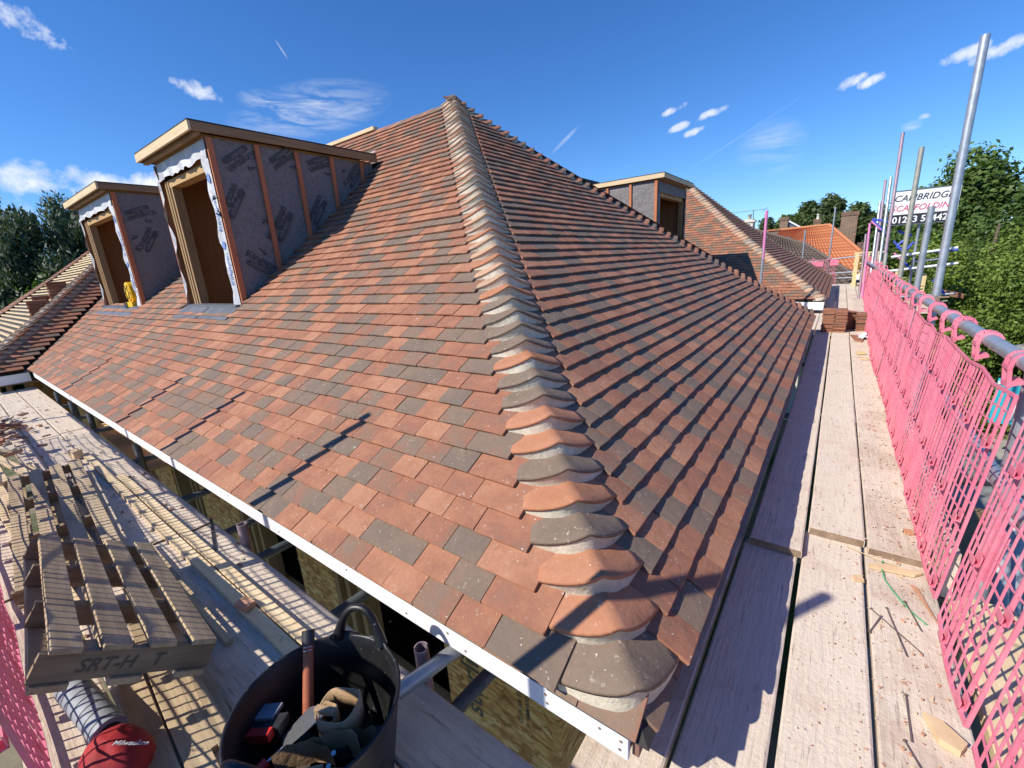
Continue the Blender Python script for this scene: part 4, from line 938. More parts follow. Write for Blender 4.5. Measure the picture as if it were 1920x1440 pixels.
hl = ['left pink guard at the lower left corner, beside the striped grey roll', 'left pink guard beside the weathered pallet', 'left pink guard beyond the pallet', 'left pink guard casting shade on the pile of battens', 'left pink guard near the tile rubble', 'left pink guard outside the picture, its shade on the near boards']
for k, x in ((0, -2.56), (1, -3.86), (2, -5.16), (4, -1.26)):
    c = copy_tree(gA); c['label'] = hl[k] if k < 4 else ('left pink guard nearest the camera, its shade on the tub' if k == 4 else hl[5]); c['group'] = GPl
    set_guard(c, (x, -.895, -.245), (-1, 0), .04, (0, -1)); c.scale = (1, 1, .96)
    if k == 4:
        for ch in list(c.children):
            if ch.name.startswith('hook'): bpy.data.objects.remove(ch)
ge = guard(.95, .62, 9, (.2, .7), .01, .02, 'pink mesh guard hanging from the far end rail', GPe, .0); set_guard(ge, (.12, 19.42, .0), (-1, 0), .0, (0, 1))
c = copy_tree(ge); c['label'] = 'lower pink mesh guard standing at the far end of the walkway'; set_guard(c, (.18, 19.30, -.30), (-1, 0), .0, (0, 1)); c.scale = (.55, 1, .65)
c = copy_tree(ge); c['label'] = 'pink mesh guard at the far end partly behind the wing roof'; set_guard(c, (-.6, 19.42, .0), (-1, 0), .0, (0, 1)); c.scale = (.6, 1, .8)
b = MB(); b.box(-.62, -.25, 19.36, 19.38, .38, .56, 'pink_plastic'); b.box(-.05, .2, 19.36, 19.38, .40, .60, 'pink_plastic'); tag(b.build('pink_sheet'), 'solid pink plastic strips tied along the far end rail', 'plastic sheet')

# unseen sheet added over the left rail to shade the tub and near boards
b = MB(); n = 30; vs = []
for i in range(n + 1):
    x = .35 - 1.42 * i / n; w = .012 * math.sin(i * .9)
    vs += [(x, -.935 + w * .5, .42 + .012 * math.sin(i * 1.3)), (x, -.925 + w, .50), (x, -.93, .645), (x, -.955, .667), (x, -.98, .645), (x, -.985 + w, .40 + .02 * math.sin(i * .7))]
b.add(vs, [(i * 6 + j, i * 6 + 6 + j, i * 6 + 7 + j, i * 6 + 1 + j) for i in range(n) for j in range(5)], 'membrane', 0, True)
tag(b.build('shade_sheet'), 'unseen grey sheet added over the left rail to shade the tub', 'sheet')

# ------------------------------------------------------------------ pallets, battens, roll
pal = empty('pallet', (0, 0, 0), world=False); tag(pal, 'weathered grey-brown pallet propped against the left guards, stencilled on its front block board', 'pallet')
PX, PY = 1.12, .42                       # slat length and width of the pallet
for i in range(4):
    y = -.004 + i * (PY - .074) / 3; b = MB(); b.obox((-PX / 2, y + .037, .107), (PX + U(-.02, .02), 0, 0), (0, .070, 0), (0, 0, .016), 'pallet_wood_x'); b.build('slat', pal, bevel=.002)
for i, x in enumerate((-.012, -.38, -.76, -PX + .03)):
    b = MB(); b.box(x - .022, x, -.01, PY + .01, .02, .097, 'pallet_wood_y'); 
    if i == 0: b.text('SRT-H   T', (x + .002, .34, .042), (0, -1, 0), (0, 0, 1), .05, 'print_dim', shear=.25, bold=.015)
    b.build('bearer', pal, bevel=.002)
for y in (.0, PY / 2 - .04, PY - .08):
    b = MB(); b.box(-PX, .0, y, y + .08, .0, .018, 'pallet_wood_x'); b.build('bottom_slat', pal)
for y in (.04, .30): b = MB(); b.box(-.09, -.036, y, y + .09, .02, .096, 'leather'); b.build('block', pal)
NR, NL, FR = V(-1.30, -.500, -.120), V(-1.32, -.845, .120), V(-2.55, -.41, -.225)
ex = (NR - FR) / np.linalg.norm(NR - FR); ey = NR - NL; ey -= ex * (ey @ ex); ey = -ey / np.linalg.norm(ey); ez = np.cross(ex, ey)
if ez[2] < 0: ez = -ez
# local y runs from the right edge (y=0) to the raised left edge
NR = NR + V(-.03, -.03, .01)
pal.matrix_world = Matrix(((ex[0], ey[0], ez[0], NR[0]), (ex[1], ey[1], ez[1], NR[1]), (ex[2], ey[2], ez[2], NR[2]), (0, 0, 0, 1)))
p2 = copy_tree(pal); p2['label'] = 'second slatted pallet lying flat beyond the propped one on the left walkway'; p2['group'] = 'weathered pallets on the left walkway'; pal['group'] = p2['group']
ex2, ey2 = V(1, -.07, -.012), V(.07, 1, 0); ex2 = ex2 / np.linalg.norm(ex2)
p2.matrix_world = Matrix(((ex2[0] * 1.75, -ey2[0] * .95, 0, -2.66), (ex2[1] * 1.75, -ey2[1] * .95, 0, -.46), (ex2[2] * 1.75, 0, .85, -.272), (0, 0, 0, 1)))
GB_ = 'loose battens lying on the left walkway'
bl = [((-1.05, -.255), (-5.1, -.235), .052, 0, 'long pale batten running down the middle of the left walkway'), ((-1.05, -.195), (-4.15, -.180), .050, 0, 'long pale batten closest to the fascia side of the left walkway'),
      ((-2.5, -.53), (-5.3, -.56), .035, .0, 'batten under the shadow lines behind the pallet'), ((-2.6, -.42), (-4.9, -.56), .045, .0, 'thin batten lying across the joint of the boards'),
      ((-2.4, -.72), (-5.0, -.80), .09, .0, 'pale wide batten along the left guards'), ((-4.8, -.74), (-6.35, -.76), .055, .026, 'pale batten on top of the batten pile'), ((-4.7, -.60), (-6.1, -.78), .05, .052, 'crossed batten on the pile by the left guards'),
      ((-1.18, -.56), (-2.5, -.50), .075, .0, 'dark board running under the pallet'), ((-.62, -.66), (-2.2, -.55), .07, .0, 'brown batten between the striped roll and the tub'), ((-.55, -.74), (-2.0, -.645), .07, .0, 'brown batten under the edge of the red cap'),
      ((-.75, -.58), (-1.9, -.47), .06, .0, 'brown batten next to the tub'), ((-1.6, -.375), (-2.75, -.35), .028, .0, 'thin strip of wood beside the grey plank')]
for i, (p, q, w, dz, lb) in enumerate(bl):
    board(p, q, w, lb, GB_, 'batten_pale_x' if i < 7 else 'pallet_wood_x', z0=BZ + .026 + dz, th=.024, cat='batten', name='batten', ends=False)
b = MB(); n = 34; P0, P1 = V(-1.80, -.80, -.205), V(-1.46, -.762, -.200); b.tube(P0, P1, .046, 'roll_grey', 28)
for k in range(7):  # shadow stripes of the mesh guard, put on the roll as black bands
    q = P0 + (P1 - P0) * (k + .5) / 7; d = (P1 - P0) / np.linalg.norm(P1 - P0); b.tube(q - d * .0022, q + d * .0022, 0.0470, 'tool_black', 28, cap=False)
b.tube(P1, P1 + (P1 - P0) * .01, .03, 'tool_black', 16); tag(b.build('duct_roll'), 'grey roll with guard shadow stripes painted on as black bands, under the propped pallet', 'roll')
cp = MB(); cx, cy, cz = -1.345, -.775, -.225
vs = []; fs = []; na, nb = 20, 8
for j in range(nb + 1):
    for i in range(na):
        a = 2 * PI * i / na; ph = j / nb * PI / 2; rr = math.cos(ph); vs.append((cx + .115 * rr * math.cos(a) * (1 + .06 * math.sin(3 * a)), cy + .088 * rr * math.sin(a) * (1 + .05 * math.sin(5 * a + 1)), cz + .10 * math.sin(ph) + .006 * math.sin(4 * a) * rr))
fs = [(j * na + i, j * na + (i + 1) % na, (j + 1) * na + (i + 1) % na, (j + 1) * na + i) for j in range(nb) for i in range(na)]
cp.add(vs, fs, 'red_cap', 0, True); o = tag(cp.build('cap'), 'red cap with a white script emblem lying at the lower left', 'cap')
q = MB(); q.add([(cx + .04 + .13 * math.cos(a) * (.6 + .5 * (math.cos(a) > 0)), cy - .02 + .075 * math.sin(a), cz + .01) for a in [2 * PI * i / 20 for i in range(20)]], [tuple(range(20))], 'red_cap'); q.build('peak', o)
q = MB(); q.text('Milwaukee', (cx + .03, cy + .004, cz + .099), (.55, .62, -.28), (-.62, .5, .05), .024, 'membrane_white', shear=.4, bold=.012); q.build('emblem', o)
q = MB(); q.tube((cx - .02, cy - .085, cz + .01), (cx + .085, cy - .055, cz + .02), .018, 'tool_black', 10); q.tube((cx + .0, cy - .08, cz + .02), (cx + .04, cy - .07, cz + .03), .014, 'tool_red', 8); tag(q.build('torch'), 'small black and red torch beside the red cap', 'torch')
# the yellow upright pallet at the far end, made of pale boards
yp = empty('pallet', (1.0, 18.2, BZ)); tag(yp, 'new yellow timber pallet stood on edge at the far end of the walkway', 'pallet')
for x in (.66, .93, 1.18, 1.38):
    b = MB(); b.beam((x + .03, 18.2, BZ), (x - .0 + .02, 18.25, .82), .11 if x < 1.3 else .06, .03, 'pallet_new', up=(0, 1, 0)); b.build('slat', yp)
for z in (-.22, .12, .45, .79):
    b = MB(); b.box(.60, 1.42, 18.27, 18.34, z, z + .05, 'pallet_new'); b.build('bearer', yp)
b = MB(); b.box(.72, .88, 18.6, 18.8, -.1, .12, 'white_plastic'); b.box(.72, .88, 18.59, 18.8, -.25, -.1, 'navy'); tag(b.build('cement_bag'), 'blue and white bag behind the yellow pallet', 'bag')
# ------------------------------------------------------------------ tub of tools
tub = empty('tub', (-.79, -.405, BZ)); tag(tub, 'flexible black rubber tub full of tools, one handle arched up', 'tub')
b = MB(); c = (-.79, -.405, BZ)
b.lathe(c, [(0, .004), (.150, .004), (.165, .02), (.196, .17), (.218, .30), (.222, .305), (.228, .303), (.228, .293), (.222, .288), (.202, .17), (.172, .0), (0, 0)], 'black_rubber', 56)
b.build('tub_wall', tub)
def tubhandle(a):
    b = MB(); pts = []; ca, sa = math.cos(a), math.sin(a)
    for k in range(17):
        t = k / 16; u = -1 + 2 * t; an = a + u * .36; rr = .222 + .012 * (1 - u * u); z = .298 + .105 * (1 - abs(u) ** 2.6)
        pts.append((c[0] + rr * math.cos(an), c[1] + rr * math.sin(an), c[2] + z))
    b.path(pts, [.020 if k in (0, 16) else (.016 if k in (1, 15) else .0125) for k in range(17)], 'black_rubber', 10)
    n = 10; vs = []
    for k in range(n + 1):
        u = -1 + 2 * k / n; an = a + u * .52; zz = .300 + .022 * (abs(u) ** 1.5) * (1 - abs(u)) * 4
        vs += [(c[0] + .219 * math.cos(an), c[1] + .219 * math.sin(an), c[2] + .288), (c[0] + .221 * math.cos(an), c[1] + .221 * math.sin(an), c[2] + zz), (c[0] + .229 * math.cos(an), c[1] + .229 * math.sin(an), c[2] + zz), (c[0] + .229 * math.cos(an), c[1] + .229 * math.sin(an), c[2] + .288)]
    b.add(vs, [(k * 4 + j, (k + 1) * 4 + j, (k + 1) * 4 + j + 1, k * 4 + j + 1) for k in range(n) for j in range(3)], 'black_rubber', 0, True)
    b.build('handle', tub)
tubhandle(R(112)); tubhandle(R(-68))
def item(name, label, cat, fn):
    b = MB(); fn(b); return tag(b.build(name), label, cat, 'tools lying in the black tub')
X0, Y0, Z0 = c[0], c[1], c[2] + .045
def f(b):
    b.tube((X0 - .165, Y0 + .075, Z0 + .29), (X0 - .075, Y0 - .005, Z0 + .14), .0155, 'rust_handle', 14)
    for t in (.02, .07, .92, .96):
        p, q = V(X0 - .165, Y0 + .075, Z0 + .29), V(X0 - .075, Y0 - .005, Z0 + .14); m = p + (q - p) * t; d = (q - p) * .008; b.tube(m, m + d, .0163, 'blade', 14)
    b.tube((X0 - .075, Y0 - .005, Z0 + .14), (X0 - .065, Y0 - .014, Z0 + .122), .014, 'blade', 12)
    b.tube((X0 - .185, Y0 + .092, Z0 + .322), (X0 - .165, Y0 + .075, Z0 + .29), .019, 'tool_black', 12)
item('hammer', 'hammer with a red-brown leather ringed grip leaning on the tub wall', 'hammer', f)
def f(b):
    P = [(X0 - .005, Y0 + .03, Z0 + .215), (X0 + .03, Y0 + .0, Z0 + .225), (X0 - .03, Y0 - .10, Z0 + .16), (X0 - .085, Y0 - .075, Z0 + .145), (X0 - .06, Y0 - .0, Z0 + .19)]
    b.prism(P, (.0, .0, .002), 'blade'); b.tube((X0 - .04, Y0 - .09, Z0 + .16), (X0 - .05, Y0 - .14, Z0 + .15), .005, 'blade', 8); b.tube((X0 - .05, Y0 - .135, Z0 + .15), (X0 - .035, Y0 - .21, Z0 + .155), .016, 'tool_red', 12)
item('trowel', 'bright steel trowel lying blade up in the middle of the tub', 'trowel', f)
def f(b):
    b.obox((X0 - .135, Y0 - .085, Z0 + .16), (.085, .05, .02), (-.02, .04, .0), (0, 0, .035), 'tool_black'); b.obox((X0 - .12, Y0 - .115, Z0 + .17), (.06, .035, .012), (-.01, .02, .0), (0, 0, .03), 'tool_red')
    b.obox((X0 - .16, Y0 - .07, Z0 + .178), (.05, .03, .01), (-.02, .04, .0), (0, 0, .012), 'roll_grey')
item('staple_gun', 'black and red staple gun at the left of the tub', 'tool', f)
def f(b):
    b.tube((X0 + .02, Y0 - .13, Z0 + .16), (X0 + .012, Y0 - .19, Z0 + .20), .015, 'red_cap', 12); b.tube((X0 + .022, Y0 - .11, Z0 + .15), (X0 + .02, Y0 - .13, Z0 + .16), .010, 'tool_black', 10)
item('knife_handle', 'dusty red knife handle at the bottom of the tub', 'knife', f)
def ring(b, cx, cy, cz, r, h, mat, tx=0.0, ty=0.0, n=28, sq=.7):
    vs = []
    for i in range(n):
        a = 2 * PI * i / n; x, y = r * math.cos(a), r * sq * math.sin(a) * (1 + .15 * math.sin(2 * a))
        for q, hh in ((1, 0), (1, h), (.94, h), (.94, 0)): vs.append((cx + x * q, cy + y * q, cz + hh + tx * x + ty * y + .006 * math.sin(3 * a)))
    b.add(vs, [(i * 4 + j, ((i + 1) % n) * 4 + j, ((i + 1) % n) * 4 + (j + 1) % 4, i * 4 + (j + 1) % 4) for i in range(n) for j in range(4)], mat, 0, True)
def f(b):
    ring(b, X0 + .045, Y0 + .035, Z0 + .165, .075, .075, 'leather', .3, .2); ring(b, X0 + .035, Y0 + .01, Z0 + .19, .032, .045, 'leather', .1, .5)
    b.beam((X0 + .0, Y0 - .005, Z0 + .235), (X0 + .06, Y0 + .02, Z0 + .24), .018, .012, 'leather'); b.lathe((X0 + .05, Y0 + .035, Z0 + .06), [(0, 0), (.07, .02), (.078, .07), (.074, .12)], 'leather_dark', 20)
item('tool_pouch', 'dark brown leather pouch with a looped belt in the tub', 'tool pouch', f)
def f(b):
    for k, (dx, dy, w, h) in enumerate(((.10, -.03, .060, .12), (.055, -.08, .055, .10), (.13, .015, .045, .11))):
        n = 9; vs = []
        for i in range(n + 1):
            for j in range(5):
                u = i / n - .5; v = j / 4; vs.append((X0 + dx + u * w * 2.1 - .01 * v, Y0 + dy + u * .10 + .03 * math.sin(PI * i / n) * (1 - v * .4), Z0 + .11 + h * v + .012 * math.sin(5 * u + k * 2) * v + .006 * math.sin(i * 2.1 + j)))
        b.add(vs, [(i * 5 + j, (i + 1) * 5 + j, (i + 1) * 5 + j + 1, i * 5 + j + 1) for i in range(n) for j in range(4)], 'leather', 0, True)
        b.obox((X0 + dx - .005, Y0 + dy - .005, Z0 + .10), (w * 1.7, .05, 0), (-.02, .05, 0), (0, 0, .08), 'leather_dark' if k == 1 else 'leather')
    b.path([(X0 - .0, Y0 - .195, Z0 + .175), (X0 + .06, Y0 - .155, Z0 + .205), (X0 + .115, Y0 - .105, Z0 + .222), (X0 + .14, Y0 - .07, Z0 + .215)], .009, 'leather', 8)
    for x, y in ((.125, -.035), (.142, -.06)): b.tube((X0 + x, Y0 + y, Z0 + .205), (X0 + x + .004, Y0 + y, Z0 + .214), .006, 'blade', 8)
item('tool_pouch', 'tan leather tool belt with riveted pockets at the right of the tub', 'tool belt', f)
def f(b):
    for k in range(44):
        a = U(0, 6.28); r = U(0, .14); s = U(.02, .05); b.obox((X0 + r * math.cos(a), Y0 + r * math.sin(a), Z0 + U(.03, .10)), (s, s * U(-.5, .5), .0), (s * .2, s, U(-.01, .01)), (0, 0, U(.01, .03)), random.choice(('tool_black', 'leather_dark', 'tool_black', 'blade' if k % 9 == 0 else 'tool_black')))
item('small_tools', 'jumble of dark small tools in the bottom of the tub', 'tools', f)

# ------------------------------------------------------------------ tile stacks
def tile_stack(loc, rz, n, cols, label, group, depth=.27):
    r = empty('tile_stack', loc, rz, world=False); tag(r, label, 'tile stack', group)
    b_ = MB(); b_.add([(-.0825, 0, 0), (.0825, 0, 0), (.0825, depth, 0), (-.0825, depth, 0), (-.0825, 0, .0125), (-.04, 0, .0145), (.04, 0, .0145), (.0825, 0, .0125), (.0825, depth, .0125), (.04, depth, .0145), (-.04, depth, .0145), (-.0825, depth, .0125)],
                      [(0, 3, 2, 1), (0, 1, 7, 6, 5, 4), (1, 2, 8, 7), (2, 3, 11, 10, 9, 8), (3, 0, 4, 11), (4, 5, 10, 11), (5, 6, 9, 10), (6, 7, 8, 9)], 'clay_tile'); pr_ = b_.build('tile'); me = pr_.data; bpy.data.objects.remove(pr_)
    for cx in cols:
        for k in range(n):
            o = bpy.data.objects.new('tile', me); COL.objects.link(o); o.parent = r; o.location = (cx + U(-.008, .008), U(-.012, .012), k * .0172); o.rotation_euler = (U(-.012, .012), U(-.012, .012), U(-.04, .04) + (PI if k % 2 else 0)); 
            if k % 2: o.location.y += depth
            o['tone'] = U(.15, .55)
    return r
GT = 'stacks of new clay tiles on the walkway'
tile_stack((.19, 8.20, BZ + .002), 0, 22, (0, .168), 'taller stack of red clay tiles standing on the walkway at the far hip', GT)
tile_stack((.66, 8.40, BZ + .002), .1, 17, (0,), 'lower stack of dark red tiles against the pink guards', GT)
tile_stack((.50, 8.55, BZ + .002), .5, 18, (0,), 'loose stack of tiles seen end on between the other two', GT)
for i, t in enumerate((.235, .325, .28)):
    px, py = LX - RL * t - (.50, .50, 1.3)[i], LY + RL * t + .02
    tile_stack((px, py, prof(t) + .02), -.1, (20, 22, 16)[i], (0, -.17, -.34, -.51), ('lower stack of tiles loaded out on the stripped left-hand roof', 'upper stack of tiles loaded out on the stripped left-hand roof', 'smaller stack of tiles behind the other two on the left-hand roof')[i], 'stacks of tiles on the left-hand roof')

# ------------------------------------------------------------------ litter
def chips(name, label, spots, mats, kind='stuff', cat=None):
    b = MB()
    for x, y, z, s in spots:
        a = U(0, 6.28); l, w, h = s * U(.8, 1.8), s * U(.4, 1.0), s * U(.10, .4); ex = V(math.cos(a), math.sin(a), U(-.2, .2)) * l; ey = V(-math.sin(a), math.cos(a), U(-.2, .2)) * w
        p = V(x, y, z + h * .5); q = [p - ex * .5 - ey * U(.3, .5), p + ex * U(.3, .55) - ey * .5, p + ex * .5 + ey * U(.2, .5), p - ex * U(.2, .5) + ey * .5]
        b.prism(q, (0, 0, h), random.choice(mats), U(0, .6))
    o = b.build(name); tag(o, label, cat, kind=kind); return o
sp = [(min(.70, .60 + abs(rng.normal(0, .06)) * random.choice((-1.6, 1))), U(.2, 8), BZ + .004, U(.003, .010)) for _ in range(900)]
sp += [(U(.27, .70), U(.2, 4.5), BZ + .005, U(.002, .006)) for _ in range(900)]
sp = [(x, y, BZ + (.004 if y < 1.6 else .004 + .04 * max(0, 1 - (y - 1.6) / 2.3) + .002), s) for x, y, z, s in sp]
chips('debris', 'scattering of mortar crumbs and clay chips on the right-hand boards', sp, ['mortar', 'chip_clay', 'chip_clay', 'mortar', 'chip_wood'])
sp = [(U(-2.0, -9.5), U(-.05, -.8), BZ + .004, U(.006, .02)) for _ in range(350)] + [(rng.normal(-6.9, .7), rng.normal(-.65, .13), BZ + .003 + U(0, .07), U(.03, .09)) for _ in range(120)]
chips('rubble', 'heap of broken tile and slate pieces on the far left boards', sp, ['chip_clay', 'clay_dark', 'clay_tile', 'timber_brown_x', 'mortar'])
def single(name, label, cat, fn, group=None):
    b = MB(); fn(b); return tag(b.build(name), label, cat, group)
single('wood_block', 'pointed offcut of pale wood lying alone near the bottom right', 'wood offcut', lambda b: b.prism([(.606, .745, BZ + .002), (.632, .665, BZ + .002), (.675, .650, BZ + .002), (.695, .690, BZ + .002), (.650, .735, BZ + .002)], (0, 0, .022), 'chip_wood'))
single('wood_offcut', 'long splinter of pale wood at the lapped board ends', 'wood offcut', lambda b: b.prism([(.50, 1.50, BZ + .004), (.505, 1.475, BZ + .004), (.66, 1.50, BZ + .004), (.69, 1.535, BZ + .004), (.56, 1.525, BZ + .004)], (0, 0, .012), 'chip_wood'))
single('wood_offcut', 'orange splinter against the foot of the guard', 'wood offcut', lambda b: b.prism([(.640, 1.43, BZ + .004), (.66, 1.42, BZ + .004), (.70, 1.22, BZ + .004), (.69, 1.26, BZ + .004)], (0, 0, .008), 'chip_clay'))
single('wood_block', 'small square offcut by the foot of the second guard', 'wood offcut', lambda b: b.obox((.665, 1.83, BZ + .035), (.03, .01, 0), (-.01, .03, 0), (0, 0, .025), 'chip_clay'))
single('wood_block', 'small offcut in the gap of the lapped boards', 'wood offcut', lambda b: b.obox((.462, 1.36, BZ + .010), (.03, .015, 0), (-.01, .03, 0), (0, 0, .016), 'chip_wood'))
for i, (p, q) in enumerate((((.50, 1.185), (.635, 1.02)), ((.49, 1.045), (.53, 1.16)), ((.612, 1.300), (.645, 1.145)), ((.572, .80), (.570, .625)), ((.555, .62), (.590, .53)), ((.59, 2.28), (.66, 2.32)), ((.55, 1.22), (.59, .98)))):
    def f(b, p=p, q=q):
        a, c_ = V(*p, BZ + .006), V(*q, BZ + .009); b.tube(a, c_, .0021, 'nail_steel', 8); d = (a - c_) / np.linalg.norm(a - c_); b.tube(a - d * .0, a + d * .002, .0052, 'nail_steel', 10)
    single('nail', ('long nail crossing another near the outer board edge', 'nail crossed by the longest nail', 'upright-looking nail beside the green twine', 'nail beside the pointed wood offcut', 'nail at the very bottom edge', 'thin nail on the red-stained board', 'rusty nail in the middle of the outer board')[i], 'nail', f, 'loose nails on the outer board')
single('twine', 'loose piece of green twine on the near outer board', 'twine', lambda b: b.path([(.555, 1.555, BZ + .01), (.548, 1.49, BZ + .012), (.556, 1.42, BZ + .004), (.575, 1.36, BZ + .006), (.605, 1.29, BZ + .004), (.64, 1.23, BZ + .005), (.668, 1.20, BZ + .004)], .0028, 'twine', 6))
for i in range(1):
    single('twine', 'straw-coloured strand of twine at the lapped ends of the boards', 'twine', lambda b: b.path([(.40 + U(0, .04), 1.60 + U(-.02, .02), BZ + .01), (.47, 1.57 + U(-.02, .02), BZ + .014), (.54, 1.56 + U(-.03, .01), BZ + .008), (.60 + U(0, .05), 1.55 + U(-.03, .02), BZ + .006)], .0018, 'pallet_new', 5), 'strands of straw twine')
def f(b):
    n = 9; vs = []
    for i in range(n):
        for j in range(n): vs.append((.60 + .16 * i / n + U(-.01, .01), 7.55 + .26 * j / n + U(-.01, .01), BZ + .01 + .07 * math.exp(-((i - 4) ** 2 + (j - 4) ** 2) / 9) + U(0, .035)))
    b.add(vs, [(i * n + j, (i + 1) * n + j, (i + 1) * n + j + 1, i * n + j + 1) for i in range(n - 1) for j in range(n - 1)], 'white_plastic', 0); b.obox((.70, 7.62, BZ + .05), (.05, .0, .02), (0, .05, 0), (0, 0, .05), 'navy')
single('wrapper', 'crumpled white and blue wrapper on the boards by the tile stacks', 'wrapper', f)
single('tile_piece', 'flat reddish slab beside the crumpled wrapper', 'tile', lambda b: b.prism([(.50, 7.95, BZ + .002), (.70, 7.9, BZ + .002), (.64, 7.35, BZ + .002), (.56, 7.40, BZ + .002)], (0, 0, .014), 'clay_tile', .35))
single('wood_block', 'yellowish foam scrap on the third outer board', 'scrap', lambda b: (b.obox((.60, 6.45, BZ + .02), (.09, .03, 0), (-.02, .12, 0), (0, 0, .02), 'pallet_new'), b.obox((.62, 6.1, BZ + .015), (.08, 0, 0), (0, .06, 0), (0, 0, .02), 'chip_wood')))
single('brick_piece', 'broken brick end lying on the grey plank of the left walkway', 'brick', lambda b: b.obox((-1.73, -.255, BZ + .045), (.075, .012, 0), (-.01, .05, 0), (0, 0, .022), 'chip_clay'))
single('wood_block', 'pale block by the long batten on the left boards', 'wood offcut', lambda b: b.obox((-5.05, -.29, BZ + .045), (.10, .02, 0), (-.01, .06, 0), (0, 0, .08), 'chip_wood'))

# the yellow tool and the bottle on the farther dormer's sill
D2z = D2[3]
def f(b):
    for r_, y0, y1, m in ((.165, 1.20, 1.27, 'yellow'), (.135, 1.190, 1.20, 'yellow')): b.tube((-8.70, y0, D2z + .235), (-8.70, y1, D2z + .235), r_, m, 28)
    for k in range(6):
        a = 2 * PI * k / 6; p = (-8.70 + .085 * math.cos(a), 1.186, D2z + .235 + .085 * math.sin(a)); q = (-8.70 + .085 * math.cos(a + PI / 3), 1.186, D2z + .235 + .085 * math.sin(a + PI / 3)); b.beam(p, q, .010, .006, 'tool_black'); b.beam(p, (-8.70 + .14 * math.cos(a), 1.186, D2z + .235 + .14 * math.sin(a)), .010, .006, 'tool_black')
    b.beam((-8.82, 1.20, D2z + .055), (-8.46, 1.20, D2z + .06), .09, .08, 'yellow'); b.beam((-8.86, 1.19, D2z + .04), (-8.72, 1.19, D2z + .05), .09, .09, 'tool_black')
single('site_lamp', 'yellow round power tool with black ribs on the sill of the farther dormer', 'power tool', f)
single('bottle', 'white plastic bottle standing inside the farther dormer', 'bottle', lambda b: b.lathe((-9.2, 1.45, D2z - .02), [(0, 0), (.05, .005), (.052, .22), (.035, .27), (.02, .29), (.02, .32), (0, .32)], 'white_plastic', 18))

# ------------------------------------------------------------------ sign, blue beams and the loading bay on the right
sg = empty('sign_board', (1.45, 12, 1.5)); tag(sg, 'white company sign with black and red capitals above a phone number', 'sign')
bv = MB(); bv.box(1.0, 2.02, 12.0, 12.012, 1.465, 2.13, 'sign_white'); bv.build('panel', sg)
bv = MB(); bv.box(1.0, 2.02, 11.994, 11.999, 1.465, 1.665, 'sign_black'); bv.build('number_strip', sg)
bv = MB(); bv.box(.985, 2.035, 11.99, 12.02, 2.13, 2.145, 'galvanised_dark'); bv.box(.985, 2.035, 11.99, 12.02, 1.45, 1.465, 'galvanised_dark'); bv.build('sign_frame', sg)
bv = MB(); bv.text('CAMBRIDGE', (1.49, 11.992, 1.93), (1, 0, 0), (0, 0, 1), .175, 'sign_black', shear=.28, center=True, xs=.93); bv.build('lettering', sg)
bv = MB(); bv.text('SCAFFOLDING', (1.51, 11.992, 1.735), (1, 0, 0), (0, 0, 1), .165, 'sign_red', shear=.28, center=True, xs=.93); bv.build('lettering', sg)
bv = MB(); bv.text('01223 504422', (1.51, 11.990, 1.50), (1, 0, 0), (0, 0, 1), .175, 'sign_white', center=True, bold=.022, xs=.93); bv.build('lettering', sg)
bay = empty('loading_bay', (1.6, 12.5, -2.9)); tag(bay, 'scaffold loading bay with blue lattice beams and white tubes behind the sign', 'scaffold')
def bt_(name, p, q, r, mat): b_ = MB(); b_.tube(p, q, r, mat, 10, hollow=.8); b_.build(name, bay)
for x, z in ((1.50, 1.45), (1.98, 1.45)): bt_('standard', (x + .06, 12.1, -2.9), (x, 12.1, z), TR_, 'galvanised')
bt_('standard', (.90, 13.4, -2.9), (.74, 13.9, 1.60), TR_, 'paint_magenta'); bt_('standard', (.80, 13.0, -2.9), (.70, 14.1, 1.35), TR_, 'paint_purple')
for (x0, z0), (x1, z1), y in (((1.13, .80), (2.15, .93), 12.05), ((1.10, .50), (2.2, .62), 12.05), ((1.55, .68), (1.95, .72), 12.2), ((1.2, -.1), (2.3, -.02), 12.3)): bt_('rail', (x0, y, z0), (x1, y, z1), .027, 'white_plastic' if y < 12.1 else 'galvanised')
zig = [((.70, 1.60), (.90, 1.40), 'paint_magenta'), ((.72, 1.64), (1.0, 1.55), 'paint_blue'), ((.72, 1.62), (.98, 1.32), 'paint_blue'), ((1.22, 1.32), (1.42, 1.24), 'paint_blue'), ((1.42, 1.24), (1.22, 1.04), 'paint_blue'), ((1.22, 1.04), (1.30, .94), 'paint_blue'), ((1.30, .94), (1.40, .86), 'paint_blue'), ((1.46, 1.06), (1.36, .88), 'paint_blue'), ((1.20, .86), (1.36, .70), 'paint_magenta'), ((1.36, .70), (1.48, .55), 'paint_blue'), ((1.34, .86), (1.40, .74), 'paint_blue'), ((1.7, .86), (2.2, .88), 'paint_blue'), ((1.62, .45), (1.70, .28), 'paint_blue'), ((1.90, .28), (2.15, -.05), 'paint_blue')]
for (x0, z0), (x1, z1), m in zig: bt_('lattice_bar', (x0, 12.3, z0), (x1, 12.3, z1), .024, m)
b = MB(); b.box(1.70, 1.78, 12.2, 12.25, -.2, .42, 'pallet_new'); b.box(1.28, 1.35, 12.5, 12.55, -.2, .5, 'pallet_new'); b.box(1.24, 1.42, 12.45, 12.5, .3, .34, 'pallet_new'); b.build('timber_post', bay)
b = MB(); b.obox((1.30, 9.0, .06), (.62, .0, .03), (0, .04, 0), (0, 0, .22), 'board_x'); b.build('end_board', bay)
b = MB(); b.obox((2.25, 12.6, -.04), (.4, 0, -.1), (0, .3, 0), (0, 0, .10), 'clay_tile', .4); b.build('load', bay)

